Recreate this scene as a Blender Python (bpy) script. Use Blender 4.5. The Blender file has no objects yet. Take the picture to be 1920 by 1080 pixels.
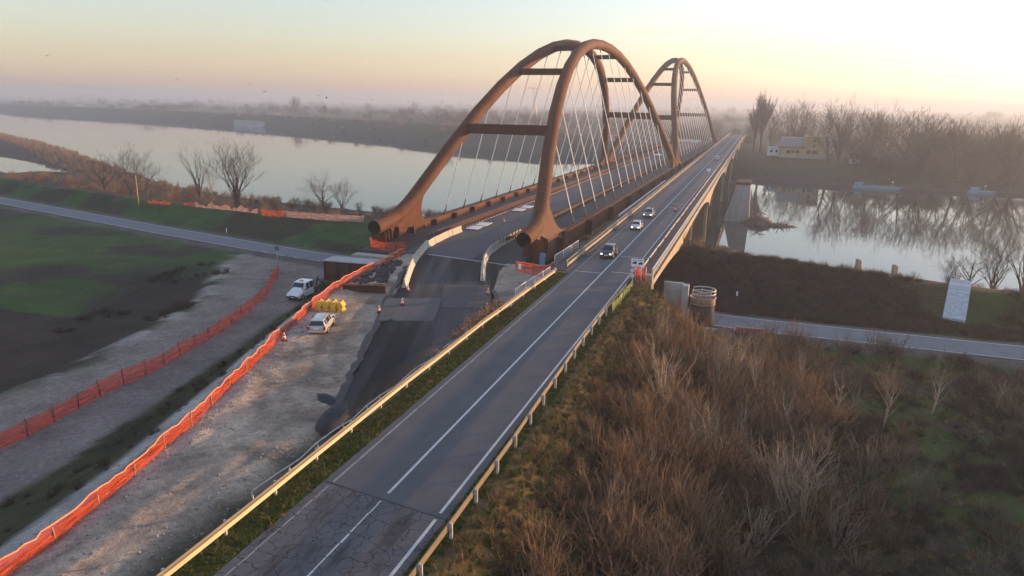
import bpy, bmesh, math, random
import numpy as np
from mathutils import Vector, Matrix, Euler
rnd = random.Random(7)
S = bpy.context.scene
COL = S.collection
R = math.radians

# ------------------------------------------------------------------ camera
cam = bpy.data.cameras.new('camera'); camo = bpy.data.objects.new('camera', cam); COL.objects.link(camo)
cam.sensor_width = 36; cam.lens = 1330/1920*36; cam.clip_start = .1; cam.clip_end = 30000
YAW, PITCH, ROLL = .3268, .2554, .0158
fw = Vector((-math.sin(YAW)*math.cos(PITCH), math.cos(YAW)*math.cos(PITCH), -math.sin(PITCH)))
r0 = Vector((math.cos(YAW), math.sin(YAW), 0)); u0 = r0.cross(fw)
rr = r0*math.cos(ROLL)+u0*math.sin(ROLL); uu = -r0*math.sin(ROLL)+u0*math.cos(ROLL)
m = Matrix((rr, uu, -fw)).transposed().to_4x4(); m.translation = (17.53, 0, 20.96)
camo.matrix_world = m; S.camera = camo

# ------------------------------------------------------------------ light
SUN_AZ, SUN_EL = R(49), R(5.3)          # azimuth from +Y towards +X
w = bpy.data.worlds.new('World'); S.world = w; w.use_nodes = True
nt = w.node_tree; bg = nt.nodes['Background']
sky = nt.nodes.new('ShaderNodeTexSky'); sky.sky_type = 'NISHITA'; sky.sun_disc = False
sky.sun_elevation = SUN_EL; sky.sun_rotation = SUN_AZ
sky.altitude = 20; sky.air_density = 1.4; sky.dust_density = .7; sky.ozone_density = 3.6
hs = nt.nodes.new('ShaderNodeHueSaturation'); hs.inputs['Saturation'].default_value = .64; nt.links.new(sky.outputs[0], hs.inputs['Color']); wb = nt.nodes.new('ShaderNodeMixRGB'); wb.blend_type = 'MULTIPLY'; wb.inputs[0].default_value = 1; wb.inputs[2].default_value = (1.05, .952, 1.0, 1); nt.links.new(hs.outputs[0], wb.inputs[1]); nt.links.new(wb.outputs[0], bg.inputs[0]); bg.inputs[1].default_value = .15
sl = bpy.data.lights.new('sun', 'SUN'); so = bpy.data.objects.new('sun', sl); COL.objects.link(so)
sl.energy = 2.5; sl.angle = R(.8); sl.color = (1, .56, .26)
sd = Vector((math.sin(SUN_AZ)*math.cos(SUN_EL), math.cos(SUN_AZ)*math.cos(SUN_EL), math.sin(SUN_EL)))
so.rotation_euler = sd.to_track_quat('Z', 'Y').to_euler()
S.view_settings.view_transform = 'Standard'; S.view_settings.look = 'None'
S.view_settings.exposure = 2.02; S.view_settings.gamma = 1; S.view_settings.use_curve_mapping = False
S.render.engine = 'CYCLES'
cy = S.cycles
cy.use_denoising = True; cy.max_bounces = 6; cy.diffuse_bounces = 3; cy.glossy_bounces = 3
cy.transparent_max_bounces = 12; cy.volume_bounces = 1; cy.volume_step_rate = 4
cy.use_adaptive_sampling = True; cy.adaptive_threshold = .02
cy.caustics_reflective = False; cy.caustics_refractive = False

# ------------------------------------------------------------------ helpers
class MB:
    """collects shapes; build() links them as one mesh object"""
    def __init__(s): s.v = []; s.f = []; s.mi = []; s.sm = []
    def add(s, v, f, mi=0, smooth=False):
        b = len(s.v); s.v += [tuple(p) for p in v]
        for q in f: s.f.append([b+i for i in q]); s.mi.append(mi); s.sm.append(smooth)
    def box(s, c, d, rz=0, rx=0, ry=0, mi=0, M=None):
        x, y, z = d[0]/2, d[1]/2, d[2]/2
        v = [Vector(p) for p in ((-x,-y,-z),(x,-y,-z),(x,y,-z),(-x,y,-z),(-x,-y,z),(x,-y,z),(x,y,z),(-x,y,z))]
        if rz or rx or ry:
            e = Euler((rx, ry, rz)).to_matrix(); v = [e@p for p in v]
        v = [p+Vector(c) for p in v]
        s.add(v, [(0,3,2,1),(4,5,6,7),(0,1,5,4),(1,2,6,5),(2,3,7,6),(3,0,4,7)], mi)
    def bar(s, a, b, wd, ht, mi=0, up=(0,0,1)):
        a, b = Vector(a), Vector(b); d = (b-a).normalized(); x = d.cross(Vector(up))
        if x.length < 1e-5: x = d.cross(Vector((1,0,0)))
        x.normalize(); y = x.cross(d)
        x *= wd/2; y *= ht/2
        v = [a-x-y, a+x-y, a+x+y, a-x+y, b-x-y, b+x-y, b+x+y, b-x+y]
        s.add(v, [(0,1,2,3),(7,6,5,4),(4,5,1,0),(5,6,2,1),(6,7,3,2),(7,4,0,3)], mi)
    def tube(s, pts, rad, n=8, mi=0, caps=True, smooth=True):
        pts = [Vector(p) for p in pts]
        if not hasattr(rad, '__len__'): rad = [rad]*len(pts)
        b = len(s.v); px = None
        for i, p in enumerate(pts):
            d = (pts[min(i+1, len(pts)-1)]-pts[max(i-1, 0)]).normalized()
            if px is None:
                px = d.cross(Vector((0,0,1)))
                if px.length < 1e-3: px = d.cross(Vector((1,0,0)))
            px = (px-d*px.dot(d)).normalized(); py = d.cross(px)
            for k in range(n):
                a = 2*math.pi*k/n
                s.v.append(tuple(p+(px*math.cos(a)+py*math.sin(a))*rad[i]))
        for i in range(len(pts)-1):
            for k in range(n):
                k2 = (k+1) % n
                s.f.append([b+i*n+k, b+i*n+k2, b+(i+1)*n+k2, b+(i+1)*n+k]); s.mi.append(mi); s.sm.append(smooth)
        if caps:
            s.f.append([b+k for k in range(n)][::-1]); s.mi.append(mi); s.sm.append(False)
            e = b+(len(pts)-1)*n; s.f.append([e+k for k in range(n)]); s.mi.append(mi); s.sm.append(False)
    def prism(s, prof, y0, y1, axis='x', mi=0):
        """profile of (a, z) swept along an axis; axis x: points (y0, a, z)"""
        n = len(prof)
        f3 = (lambda t, a, z: (t, a, z)) if axis == 'x' else (lambda t, a, z: (a, t, z))
        v = [f3(y0, a, z) for a, z in prof]+[f3(y1, a, z) for a, z in prof]
        f = [list(range(n))[::-1], [n+i for i in range(n)]]+[(i, (i+1) % n, n+(i+1) % n, n+i) for i in range(n)]
        s.add(v, f, mi)
    def lathe(s, prof, n=16, c=(0,0,0), mi=0, smooth=True):
        v = []; f = []
        for rad, z in prof:
            for k in range(n):
                a = 2*math.pi*k/n; v.append((c[0]+rad*math.cos(a), c[1]+rad*math.sin(a), c[2]+z))
        for i in range(len(prof)-1):
            for k in range(n): f.append((i*n+k, i*n+(k+1) % n, (i+1)*n+(k+1) % n, (i+1)*n+k))
        f.append(list(range(n))[::-1]); f.append([(len(prof)-1)*n+k for k in range(n)])
        s.add(v, f, mi, smooth)
    def mesh(s, name):
        me = bpy.data.meshes.new(name); me.from_pydata(s.v, [], s.f)
        me.polygons.foreach_set('material_index', s.mi); me.polygons.foreach_set('use_smooth', s.sm)
        return me
    def build(s, name, mats, parent=None, fixn=True, bevel=0):
        me = s.mesh(name)
        for x in (mats if isinstance(mats, (list, tuple)) else [mats]): me.materials.append(x)
        if fixn:
            bm = bmesh.new(); bm.from_mesh(me); bmesh.ops.recalc_face_normals(bm, faces=bm.faces); bm.to_mesh(me); bm.free()
        o = bpy.data.objects.new(name, me); COL.objects.link(o)
        if parent: o.parent = parent
        if bevel:
            b = o.modifiers.new('bevel', 'BEVEL'); b.width = bevel; b.segments = 2; b.limit_method = 'ANGLE'
        return o
def tag(o, label=None, cat=None, group=None, kind=None):
    for k, x in (('label', label), ('category', cat), ('group', group), ('kind', kind)):
        if x: o[k] = x
    return o
def empty(name, loc=(0,0,0), rz=0, **kw):
    o = bpy.data.objects.new(name, None); COL.objects.link(o); o.location = loc; o.rotation_euler = (0, 0, rz)
    o.empty_display_size = .3
    return tag(o, **kw)
def copy_tree(o, parent=None):
    c = o.copy(); COL.objects.link(c); c.parent = parent
    for ch in o.children: copy_tree(ch, c)
    return c
def sm(a, b, x):
    t = np.clip((x-a)/(b-a), 0, 1); return t*t*(3-2*t)

# ------------------------------------------------------------------ materials
class N:
    def __init__(s, name):
        s.m = bpy.data.materials.new(name); s.m.use_nodes = True; s.t = s.m.node_tree
        s.b = s.t.nodes['Principled BSDF']; s.out = s.t.nodes['Material Output']
    def n(s, typ, **kw):
        x = s.t.nodes.new('ShaderNode'+typ)
        for k, v in kw.items():
            if k.startswith('i_'): 
                key = k[2:]
                x.inputs[int(key) if key.isdigit() else key.replace('_', ' ')].default_value = v
            else: setattr(x, k, v)
        return x
    def l(s, a, b): s.t.links.new(a, b)
    def coord(s, kind='Object', scale=(1,1,1)):
        tc = s.n('TexCoord'); mp = s.n('Mapping'); mp.inputs['Scale'].default_value = scale
        s.l(tc.outputs[kind], mp.inputs[0]); return mp.outputs[0]
    def wpos(s, scale=(1,1,1)):
        g = s.n('NewGeometry'); mp = s.n('Mapping'); mp.inputs['Scale'].default_value = scale
        s.l(g.outputs['Position'], mp.inputs[0]); return mp.outputs[0]
    def noise(s, vec, scale, detail=4, rough=.6):
        x = s.n('TexNoise'); x.inputs['Scale'].default_value = scale; x.inputs['Detail'].default_value = detail
        x.inputs['Roughness'].default_value = rough; s.l(vec, x.inputs['Vector']); return x.outputs['Fac']
    def ramp(s, fac, stops):
        x = s.n('ValToRGB'); e = x.color_ramp.elements
        while len(e) < len(stops): e.new(.5)
        for q, (p, c) in zip(e, stops): q.position = p; q.color = (*c, 1) if len(c) == 3 else c
        s.l(fac, x.inputs[0]); return x.outputs[0]
    def mix(s, fac, a, b, mode='MIX'):
        x = s.n('MixRGB', blend_type=mode)
        for i, v in ((0, fac), (1, a), (2, b)):
            if isinstance(v, (int, float)): x.inputs[i].default_value = v
            elif isinstance(v, tuple): x.inputs[i].default_value = (*v, 1)
            else: s.l(v, x.inputs[i])
        return x.outputs[0]
    def math(s, op, a, b=0.):
        x = s.n('Math', operation=op)
        for i, v in ((0, a), (1, b)):
            if isinstance(v, (int, float)): x.inputs[i].default_value = v
            else: s.l(v, x.inputs[i])
        return x.outputs[0]
    def bump(s, h, strength=.3, dist=.1):
        x = s.n('Bump'); x.inputs['Strength'].default_value = strength; x.inputs['Distance'].default_value = dist
        s.l(h, x.inputs['Height']); s.l(x.outputs[0], s.b.inputs['Normal'])
    def set(s, col=None, rough=None, metal=None):
        for k, v in (('Base Color', col), ('Roughness', rough), ('Metallic', metal)):
            if v is None: continue
            if isinstance(v, tuple): s.b.inputs[k].default_value = (*v, 1)
            elif isinstance(v, (int, float)): s.b.inputs[k].default_value = v
            else: s.l(v, s.b.inputs[k])
        return s.m
def simple(name, col, rough=.7, metal=0, var=.25, scale=3, bump=0, world=False, stretch=(1,1,1), spec=None):
    k = N(name); v = k.wpos(stretch) if world else k.coord('Object', stretch)
    f = k.noise(v, scale, 5, .65)
    lo = tuple(c*(1-var) for c in col); hi = tuple(min(1, c*(1+var)) for c in col)
    c = k.ramp(f, [(.3, lo), (.7, hi)])
    if bump: k.bump(f, bump, .05)
    if spec is not None: k.b.inputs['Specular IOR Level'].default_value = spec
    return k.set(c, rough, metal)

def corten_mat(name, base, warm, dark):
    k = N(name); v = k.wpos(); vs = k.wpos((1, 1, .25))
    f = k.noise(v, .55, 6, .7); g = k.noise(vs, 3.0, 5, .7)
    c = k.ramp(f, [(.28, dark), (.5, base), (.75, warm)])
    c = k.mix(.45, c, k.ramp(g, [(.3, dark), (.7, warm)]))
    k.bump(g, .15, .02); k.b.inputs['Specular IOR Level'].default_value = .25
    return k.set(c, .78)
M_CORTEN = corten_mat('corten_steel', (.090, .032, .013), (.17, .061, .020), (.040, .018, .012))
M_CORTEN2 = corten_mat('corten_girder', (.080, .035, .022), (.13, .056, .029), (.046, .023, .018))
M_PIPE_IN = simple('pipe_inside', (.035, .022, .02), .9)
M_CABLE = simple('hanger_cable', (.78, .76, .74), .5, 0, .1)
M_SOCKET = simple('cable_socket', (.10, .08, .075), .6)
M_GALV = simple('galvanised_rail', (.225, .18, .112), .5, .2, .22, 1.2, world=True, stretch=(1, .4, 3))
M_GALV2 = simple('grey_rail', (.52, .50, .46), .5, .2, .25, 2, world=True)
M_WHITEPAINT = simple('white_paint', (0.5400, 0.5325, 0.5100), .7, 0, .14, 2, world=True)
M_CONC = simple('concrete', (.36, .33, .29), .9, 0, .25, .6, .2, world=True, stretch=(1, 1, .5))
M_CONC_OLD = simple('old_bridge_concrete', (0.3680, 0.3040, 0.2080), .9, 0, .22, .5, .2, world=True, stretch=(1, 1, .3))
M_CONC_GREY = simple('grey_concrete', (.36, .37, .37), .9, 0, .2, .8, .2, world=True, stretch=(1, 1, .3))
M_JERSEY = simple('jersey_barrier_concrete', (0.4640, 0.4320, 0.3680), .85, 0, .16, 1.5, .15)
M_RUBBER = simple('rubber', (.02, .02, .022), .8)
M_GLASS = simple('dark_window', (.016, .02, .025), .08, 0, .1, 1, spec=.6)
M_BLACKPL = simple('black_plastic', (.025, .025, .027), .6)
M_CHROME = simple('wheel_alloy', (.42, .42, .43), .35, .7, .1)
M_TAIL = simple('tail_lamp_red', (.45, .015, .015), .3)
M_WOOD = simple('weathered_wood', (.30, .23, .16), .9, 0, .35, 3)
M_DRIFT = simple('driftwood', (.20, .16, .12), .95, 0, .45, 2)
M_YEL = simple('yellow_plastic', (.72, .42, .03), .5, 0, .15, 2)
M_WHITE = simple('white_panel', (.70, .70, .70), .7, 0, .1, 2)
M_ORANGE = simple('cone_orange', (.75, .13, .03), .6)
M_SIGNW = simple('sign_white', (.78, .80, .82), .5, 0, .05)
M_SIGNK = simple('sign_black', (.02, .025, .035), .6)
M_SIGNR = simple('sign_red', (.55, .03, .03), .5)
M_SIGNB = simple('sign_blue', (.05, .16, .30), .5)
M_TAR = simple('tar', (.012, .012, .014), .6, 0, .3, 2, .3, world=True)
M_DARKMETAL = simple('dark_metal', (.06, .06, .06), .6)
def paint(name, col, rough=.3):
    k = N(name); k.b.inputs['Coat Weight'].default_value = .6; k.b.inputs['Coat Roughness'].default_value = .08
    f = k.noise(k.coord(), 4, 4)
    return k.set(k.ramp(f, [(.3, tuple(c*.92 for c in col)), (.7, col)]), rough, .15)

# nets and thin meshes
def net(name, col, alpha, trans=.35, scale=18):
    k = N(name); v = k.wpos(); f = k.noise(k.wpos((.35, .35, 4.5)), 1.6, 5, .7)
    c = k.ramp(f, [(.32, tuple(x*.45 for x in col)), (.5, col), (.68, tuple(min(1, x*1.35+.05) for x in col))])
    d = k.n('BsdfDiffuse'); t = k.n('BsdfTranslucent'); tr = k.n('BsdfTransparent')
    k.l(c, d.inputs[0]); k.l(c, t.inputs[0])
    a = k.n('MixShader'); a.inputs[0].default_value = trans; k.l(d.outputs[0], a.inputs[1]); k.l(t.outputs[0], a.inputs[2])
    # woven openings: two crossed waves
    b = k.n('MixShader')
    g = k.noise(v, scale, 2); h = k.math('ADD', k.math('MULTIPLY', g, .5), k.math('ADD', k.math('MULTIPLY', f, .5), alpha-.5))
    k.l(h, b.inputs[0]); k.l(tr.outputs[0], b.inputs[1]); k.l(a.outputs[0], b.inputs[2])
    k.l(b.outputs[0], k.out.inputs['Surface']); return k.m
M_NET = net('orange_net', (.62, .086, .025), .56)
M_NET2 = net('red_orange_net', (.74, .075, .03), .62)
M_NETP = net('faded_pink_net', (.55, .33, .28), .62)
M_NETG = net('green_net', (.25, .32, .08), .75)
M_ROPE = simple('fence_top_band', (.80, .30, .14), .8, world=True)

# asphalt
def asphalt(name, base, streak=0, tint=None, cracks=False, rot=0, fine=1., var=.25, lo_=.45, hi_=.75):
    k = N(name); v = k.wpos()
    f1 = k.noise(v, .35, 5, .6); f2 = k.noise(v, 14, 3, .7)
    lo = tuple(c*(1-var) for c in base); hi = tuple(c*(1+var) for c in base)
    c = k.ramp(f1, [(.3, lo), (.7, hi)])
    c = k.mix(.35, c, k.ramp(f2, [(.35, tuple(x*.6 for x in base)), (.65, tuple(x*1.5 for x in base))]))
    if streak:
        vr = k.n('VectorRotate', rotation_type='Z_AXIS'); vr.inputs['Angle'].default_value = rot; k.l(v, vr.inputs['Vector']); mp = k.n('Mapping'); mp.inputs['Scale'].default_value = (1.6*fine, .06*fine, 1); k.l(vr.outputs[0], mp.inputs[0]); fs = k.noise(mp.outputs[0], 1.0, 5, .55)
        c = k.mix(k.math('MULTIPLY', k.ramp(fs, [(lo_, (0,0,0)), (hi_, (1,1,1))]), streak), c, tint or tuple(x*2.2 for x in base))
    if cracks:
        vo = k.n('TexVoronoi', feature='DISTANCE_TO_EDGE'); vo.inputs['Scale'].default_value = 1.25
        wv = k.n('VectorMath', operation='ADD'); nz = k.n('TexNoise'); nz.inputs['Scale'].default_value = 1.3; nz.inputs['Detail'].default_value = 4
        k.l(v, nz.inputs['Vector']); sc = k.n('VectorMath', operation='SCALE'); sc.inputs['Scale'].default_value = .8
        k.l(nz.outputs['Color'], sc.inputs[0]); k.l(v, wv.inputs[0]); k.l(sc.outputs[0], wv.inputs[1]); k.l(wv.outputs[0], vo.inputs['Vector'])
        e = k.ramp(vo.outputs['Distance'], [(.010, (1,1,1)), (.034, (0,0,0))])
        c = k.mix(k.math('MULTIPLY', e, .9), c, (.008, .008, .009))
        pt = k.noise(k.wpos((1.0, .16, 1)), .7, 4, .7)
        c = k.mix(k.math('MULTIPLY', k.ramp(pt, [(.5, (0,0,0)), (.62, (1,1,1))]), .75), c, (.022, .020, .021))
    k.bump(f2, .25, .01); return k.set(c, .82)
M_ROAD = asphalt('road_asphalt', (.078, .080, .088), .35, (.115, .110, .118))
M_ROAD_OLD = asphalt('cracked_asphalt', (.092, .090, .095), cracks=True)
M_DECK = asphalt('deck_asphalt', (.060, .060, .067), .3, (.10, .098, .105))
M_NEWASPH = asphalt('fresh_asphalt', (.012, .012, .0135), .75, (.10, .105, .112), rot=-.33, fine=.20, lo_=.42, hi_=.66); M_NEWASPH.node_tree.nodes['Principled BSDF'].inputs['Specular IOR Level'].default_value = .2
M_PATCH = asphalt('patch_asphalt', (0.0595, 0.0595, 0.0616), .5, (0.1050, 0.1015, 0.1015), rot=-.33, fine=.6)
M_PATCHD = asphalt('dark_patch_asphalt', (0.0420, 0.0406, 0.0434), .4, (0.0770, 0.0770, 0.0770), rot=1.2, fine=.6)
M_PATH = asphalt('footway_asphalt', (0.0336, 0.0322, 0.0364))
M_LEVROAD = asphalt('levee_road_asphalt', (0.1360, 0.1440, 0.1600), .3, (0.1760, 0.1840, 0.2000))

# water
k = N('river_water'); v = k.wpos((1, .45, 1)); f = k.noise(v, .5, 3, .55); f2 = k.noise(k.wpos(), .03, 3)
k.bump(k.math('ADD', k.math('MULTIPLY', f, .6), f2), .05, .3)
k.b.inputs['IOR'].default_value = 1.33
k.b.inputs['Specular IOR Level'].default_value = .9
M_WATER = k.set((.030, .040, .044), .035)

# ground
k = N('ground'); at = k.n('VertexColor', layer_name='Col'); v = k.wpos()
f1 = k.noise(v, .22, 6, .65); f2 = k.noise(v, 2.3, 5, .7); f3 = k.noise(v, 11, 3, .7)
c = k.mix(1., at.outputs['Color'], k.ramp(f1, [(.28, (.62,.62,.62)), (.72, (1.30,1.26,1.22))]), 'MULTIPLY')
c = k.mix(1., c, k.ramp(f2, [(.28, (.70,.70,.70)), (.72, (1.3,1.3,1.3))]), 'MULTIPLY')
c = k.mix(1., c, k.ramp(f3, [(.3, (.7,.7,.7)), (.7, (1.3,1.3,1.3))]), 'MULTIPLY')
k.bump(k.math('ADD', f2, k.math('MULTIPLY', f3, .4)), .55, .25); k.b.inputs['Specular IOR Level'].default_value = .1
M_GROUND = k.set(c, .95)

def twigmat(name, a, b):
    k = N(name); oi = k.n('ObjectInfo'); f = k.noise(k.coord(), .9, 3)
    c = k.ramp(k.math('ADD', k.math('MULTIPLY', f, .6), k.math('MULTIPLY', oi.outputs['Random'], .4)), [(.25, a), (.75, b)])
    k.b.inputs['Specular IOR Level'].default_value = .1
    return k.set(c, .9)
M_BARK = twigmat('bark', (.055, .043, .034), (.11, .088, .07))
M_TWIG = twigmat('twigs', (.050, .043, .037), (.098, .084, .068))
M_SHRUB = twigmat('shrub_twigs', (.090, .054, .034), (.36, .235, .14))
M_SHRUB2 = twigmat('shrub_twigs_grey', (.085, .068, .052), (.21, .165, .125))
M_PALE = twigmat('pale_stems', (.22, .175, .125), (.42, .345, .255))
M_REED = twigmat('reed_stems', (0.1600, 0.1000, 0.0560), (0.3040, 0.2080, 0.1200))
M_GRASSB = twigmat('grass_blades', (0.0440, 0.0680, 0.0112), (0.1200, 0.1440, 0.0280))
M_DRYGR = twigmat('dry_grass', (.13, .10, .035), (.27, .21, .085))
M_PLUME = twigmat('reed_plumes', (.16, .10, .07), (.30, .21, .15))
M_BRAMB = twigmat('bramble', (0.0450, 0.0338, 0.0263), (0.1125, 0.0825, 0.0675))

# ------------------------------------------------------------------ terrain
def vnoise(x, y, sc, seed=0):
    x = x/sc; y = y/sc; xi = np.floor(x).astype(np.int64); yi = np.floor(y).astype(np.int64); fx = x-xi; fy = y-yi
    fx = fx*fx*(3-2*fx); fy = fy*fy*(3-2*fy)
    def h(a, b):
        n = (a*374761393+b*668265263+seed*1442695041) & 0x7fffffff
        n = ((n ^ (n >> 13))*1274126177) & 0x7fffffff
        return ((n ^ (n >> 16)) & 0xffff)/65535.
    return (h(xi, yi)*(1-fx)+h(xi+1, yi)*fx)*(1-fy)+(h(xi, yi+1)*(1-fx)+h(xi+1, yi+1)*fx)*fy
def fbm(x, y, sc, seed=0, n=3): return sum((vnoise(x, y, sc/2**i, seed+i)-.5)/2**i for i in range(n))
LEV = np.array([(-3000,850),(-700,262),(-400,190),(-156,129.4),(-99,115.2),(-70,108.6),(-58,106),(-39,103.6),(-12,97.5),(5,93.6),(18,92),(47.5,92.1),(90,95),(300,112),(3000,300)])
CRE = np.array([(-3000,864),(-700,276),(-400,204),(-172,143),(-145,137),(-133,134),(-117,130.5),(-99,128),(-82,125.5),(-57,124.7),(-20,124),(8.6,122.5),(32.7,114.4),(48,109),(70,105.5),(90,108.5),(300,126),(3000,314)])
def lev(x): return np.interp(x, LEV[:,0], LEV[:,1])
def cre(x): return np.interp(x, CRE[:,0], CRE[:,1])
FY = [5,18.6,22,28,33.5,38.5,50,57,63.5,70.4,81.5,93.8]; FX = [-12.2,-12.8,-13.35,-14.9,-16.3,-17.9,-21.7,-23.9,-26,-27.7,-29.75,-31.1]
def fenceX(y): return np.interp(y, FY, FX)
def trackR(y): return np.interp(y, [5,27,33,42.5,56,69,81,95], [-25.5,-26,-26.4,-28.5,-31,-34.5,-38.5,-46])
TFY = [5,32,34.4,38,42.4,48.5,57.5,66.6,75.7,87.8,95.8]; TFX = [-33,-32.5,-32.5,-33.2,-34,-34.3,-36,-38.4,-42.2,-50,-56]
def trackF(y): return np.interp(y, TFY, TFX)
def fieldE(y): return np.interp(y, [5,38.7,46.5,59.3,72,88,98], [-42,-42,-42.2,-45,-49,-60,-68])
def zt(y): return -.3-.8*sm(55, 95, y)
RIV = [(-6000,2600),(-3000,1650),(-1500,860),(-900,612),(-646,480),(-492,401),(-370,330),(-284,277),(-220,237),(-164,214),(-131,208),(-100,204),(-60,200),(-20,190),(10,178),(40,168),(70,162),(150,158),(600,170),(2500,300),
       (2500,700),(600,420),(300,392),(130,369),(69,364),(18,376),(-60,440),(-142,516),(-253,565),(-401,677),(-620,796),(-991,961),(-1558,1146),(-3000,1900),(-6000,3000)]
INL = [(-900,470),(-700,400),(-409,306),(-354,285),(-293,256),(-285,242),(-294,233),(-323,243),(-420,275),(-700,345),(-900,400)]
def pdist(x, y, poly):
    P = np.array(poly, float); d = np.full(x.shape, 1e9); ins = np.zeros(x.shape, bool); n = len(P)
    for i in range(n):
        a, b = P[i], P[(i+1) % n]; e = b-a; t = np.clip(((x-a[0])*e[0]+(y-a[1])*e[1])/(e@e), 0, 1)
        d = np.minimum(d, np.hypot(x-a[0]-t*e[0], y-a[1]-t*e[1]))
        c = ((a[1] > y) != (b[1] > y)) & (x < (b[0]-a[0])*(y-a[1])/(b[1]-a[1]+1e-12)+a[0]); ins ^= c
    return np.where(ins, -d, d)
def farside(x, y):   # beyond the river's middle line
    mx = [-6000,-3000,-1500,-900,-500,-300,-150,-60,20,70,130,600,2500]; my = [2800,1760,1000,780,560,430,350,310,270,262,262,290,500]
    return y > np.interp(x, mx, my)
RUTS = [[(-20.5,50),(-18,45),(-15.5,41.5),(-12.5,38),(-11,33),(-10.5,26)],[(-19.5,58),(-17.5,52),(-14.6,47),(-12.5,44)],[(-21.5,47),(-17,43.5),(-13.5,42),(-10.5,38.5)],[(-12,30),(-11.2,24),(-10.8,16)],[(-22,66),(-20.5,60),(-18.8,54),(-16,49),(-13.6,46.5)]]
def rutmask(x, y):
    m_ = np.zeros(x.shape); near = (x > -26) & (x < -6) & (y > 12) & (y < 70)
    xx, yy = x[near], y[near]; r_ = np.zeros(xx.shape)
    for c_ in RUTS:
        dd = np.full(xx.shape, 1e9); P = np.array(c_, float)
        for a_, b_ in zip(P[:-1], P[1:]):
            e_ = b_-a_; t_ = np.clip(((xx-a_[0])*e_[0]+(yy-a_[1])*e_[1])/(e_@e_), 0, 1); dd = np.minimum(dd, np.hypot(xx-a_[0]-t_*e_[0], yy-a_[1]-t_*e_[1]))
        r_ = np.maximum(r_, np.exp(-((dd-.85)/.28)**2))
    m_[near] = r_*(.4+.8*vnoise(xx, yy, 3., 77)); return m_
def height(x, y):
    ly = lev(x); d = y-ly; cy_ = np.maximum(cre(x), ly+8); n1 = fbm(x, y, 9, 3); n2 = fbm(x, y, 2.2, 9)
    plain = np.where(x < 0, -6.35, -7.3+.9*sm(-14, -4, d))
    z = plain+.25*n1*sm(-3.4, -6, d)
    z = np.where((d > -3.8) & (d < 3.8), -6.06, z)
    foot = np.interp(x, [20, 38], [4.6, 9.0]); rise = -6.06+3.06*np.clip((d-foot)/np.maximum(cy_-ly-foot, 1.5), 0, 1)**1.1+.25*n1*sm(4, 7, d)
    z = np.where(d >= 3.8, rise, z)
    # river side
    rv = pdist(x, y, RIV); il = pdist(x, y, INL); wd = np.minimum(rv, il)
    back = y-cy_
    flood = np.where(wd > 0, -14.2+np.minimum(wd*.14, 4.2), -14.5-np.minimum(-wd*.3, 4))+.5*fbm(x, y, 20, 21)*sm(1, 8, wd)
    zr = -3+.2*n1; s = sm(2.5, 22, back); z = np.where(back > 0, zr*(1-s)+flood*s, z)
    # far side
    fs = farside(x, y); wl = sm(-60, -160, x)
    bankL = np.interp(wd, [0, 12, 34, 48, 56, 75], [-14.2, -10, -1.5, -.6, -1.2, -6.5]); bankR = np.interp(wd, [0, 14, 70], [-14.2, -10.5, -7])
    zf = np.where(wd > 0, bankL*wl+bankR*(1-wl)+.6*fbm(x, y, 30, 5)*sm(2, 20, wd), -14.5-np.minimum(-wd*.3, 4))
    z = np.where(fs, zf, z)
    # road embankment and building site
    fx = fenceX(y); tr = trackR(y); tf = trackF(y); fe = fieldE(y); tz = zt(y)
    e = np.full(x.shape, -.07)+.05*n2*(np.abs(x) > 4.1)
    site = tz+.22*n1+.10*n2-.13*rutmask(x, y)+.25*np.exp(-((x-fx-1.2)/.7)**2)*sm(.45, .7, fbm(x, y, 3., 88)+.5)-.5*np.exp(-((x+7.6)/.8)**2)*sm(36, 30, y)
    e = np.where(x < -6.3, site, e)
    tl = np.clip((fx-.4-x)/np.maximum(fx-.4-tr, .1), 0, 1); tl = tl*tl*(3-2*tl)*.5+tl*.5
    trz = -4.0-2.05*sm(78, 98, y)
    e = np.where(x < fx-.4, (tz*(1-tl)+trz*tl)+.3*n1*np.sin(np.pi*tl), e)
    e = np.where(x < tr, trz+.06*n1, e)
    e = np.where(x < tf-2, trz-.2+.12*n1, e)
    fl = sm(0, 7, fe-x); e = np.where(x < fe, (trz-.2)*(1-fl)+np.minimum(-6.35, trz)*fl+.2*n1, e)
    sr = np.clip((x-6.0)/11.5, 0, 1); e = np.where(x > 6.0, -.07-7.2*(sr**.9)+.5*n1*sm(0, .3, sr), e)
    ya = np.where(x > 5.5, 84.3, np.where(x > -7, 86., np.interp(x, [-60, -46, -33, -31], [80, 82, 90, 92.5])))
    yb = np.where(x > 5.5, 88.6, np.where(x > -7, 87., np.interp(x, [-60, -46, -33, -31], [96, 96, 95, 95.5])))
    s = sm(0, 1, (y-ya)/(yb-ya)); below = np.where(d < 3.8, z, z)
    z = np.where(y < yb, e*(1-s)+below*s, z)
    return z
def axis(parts):
    out = []
    for a, b, st in parts: out += list(np.arange(a, b, st))
    return np.array(out)
xs = axis([(-6000,-2000,250),(-2000,-700,60),(-700,-250,14),(-250,-70,3),(-70,-36,1.),(-36,24,.5),(24,70,1.2),(70,200,4),(200,700,25),(700,6001,400)])
ys = axis([(-60,8,6),(8,104,.5),(104,150,1.),(150,260,2.5),(260,480,5),(480,1250,14),(1250,3000,80),(3000,8401,600)])
GX, GY = np.meshgrid(xs, ys); GZ = height(GX, GY)
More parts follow.
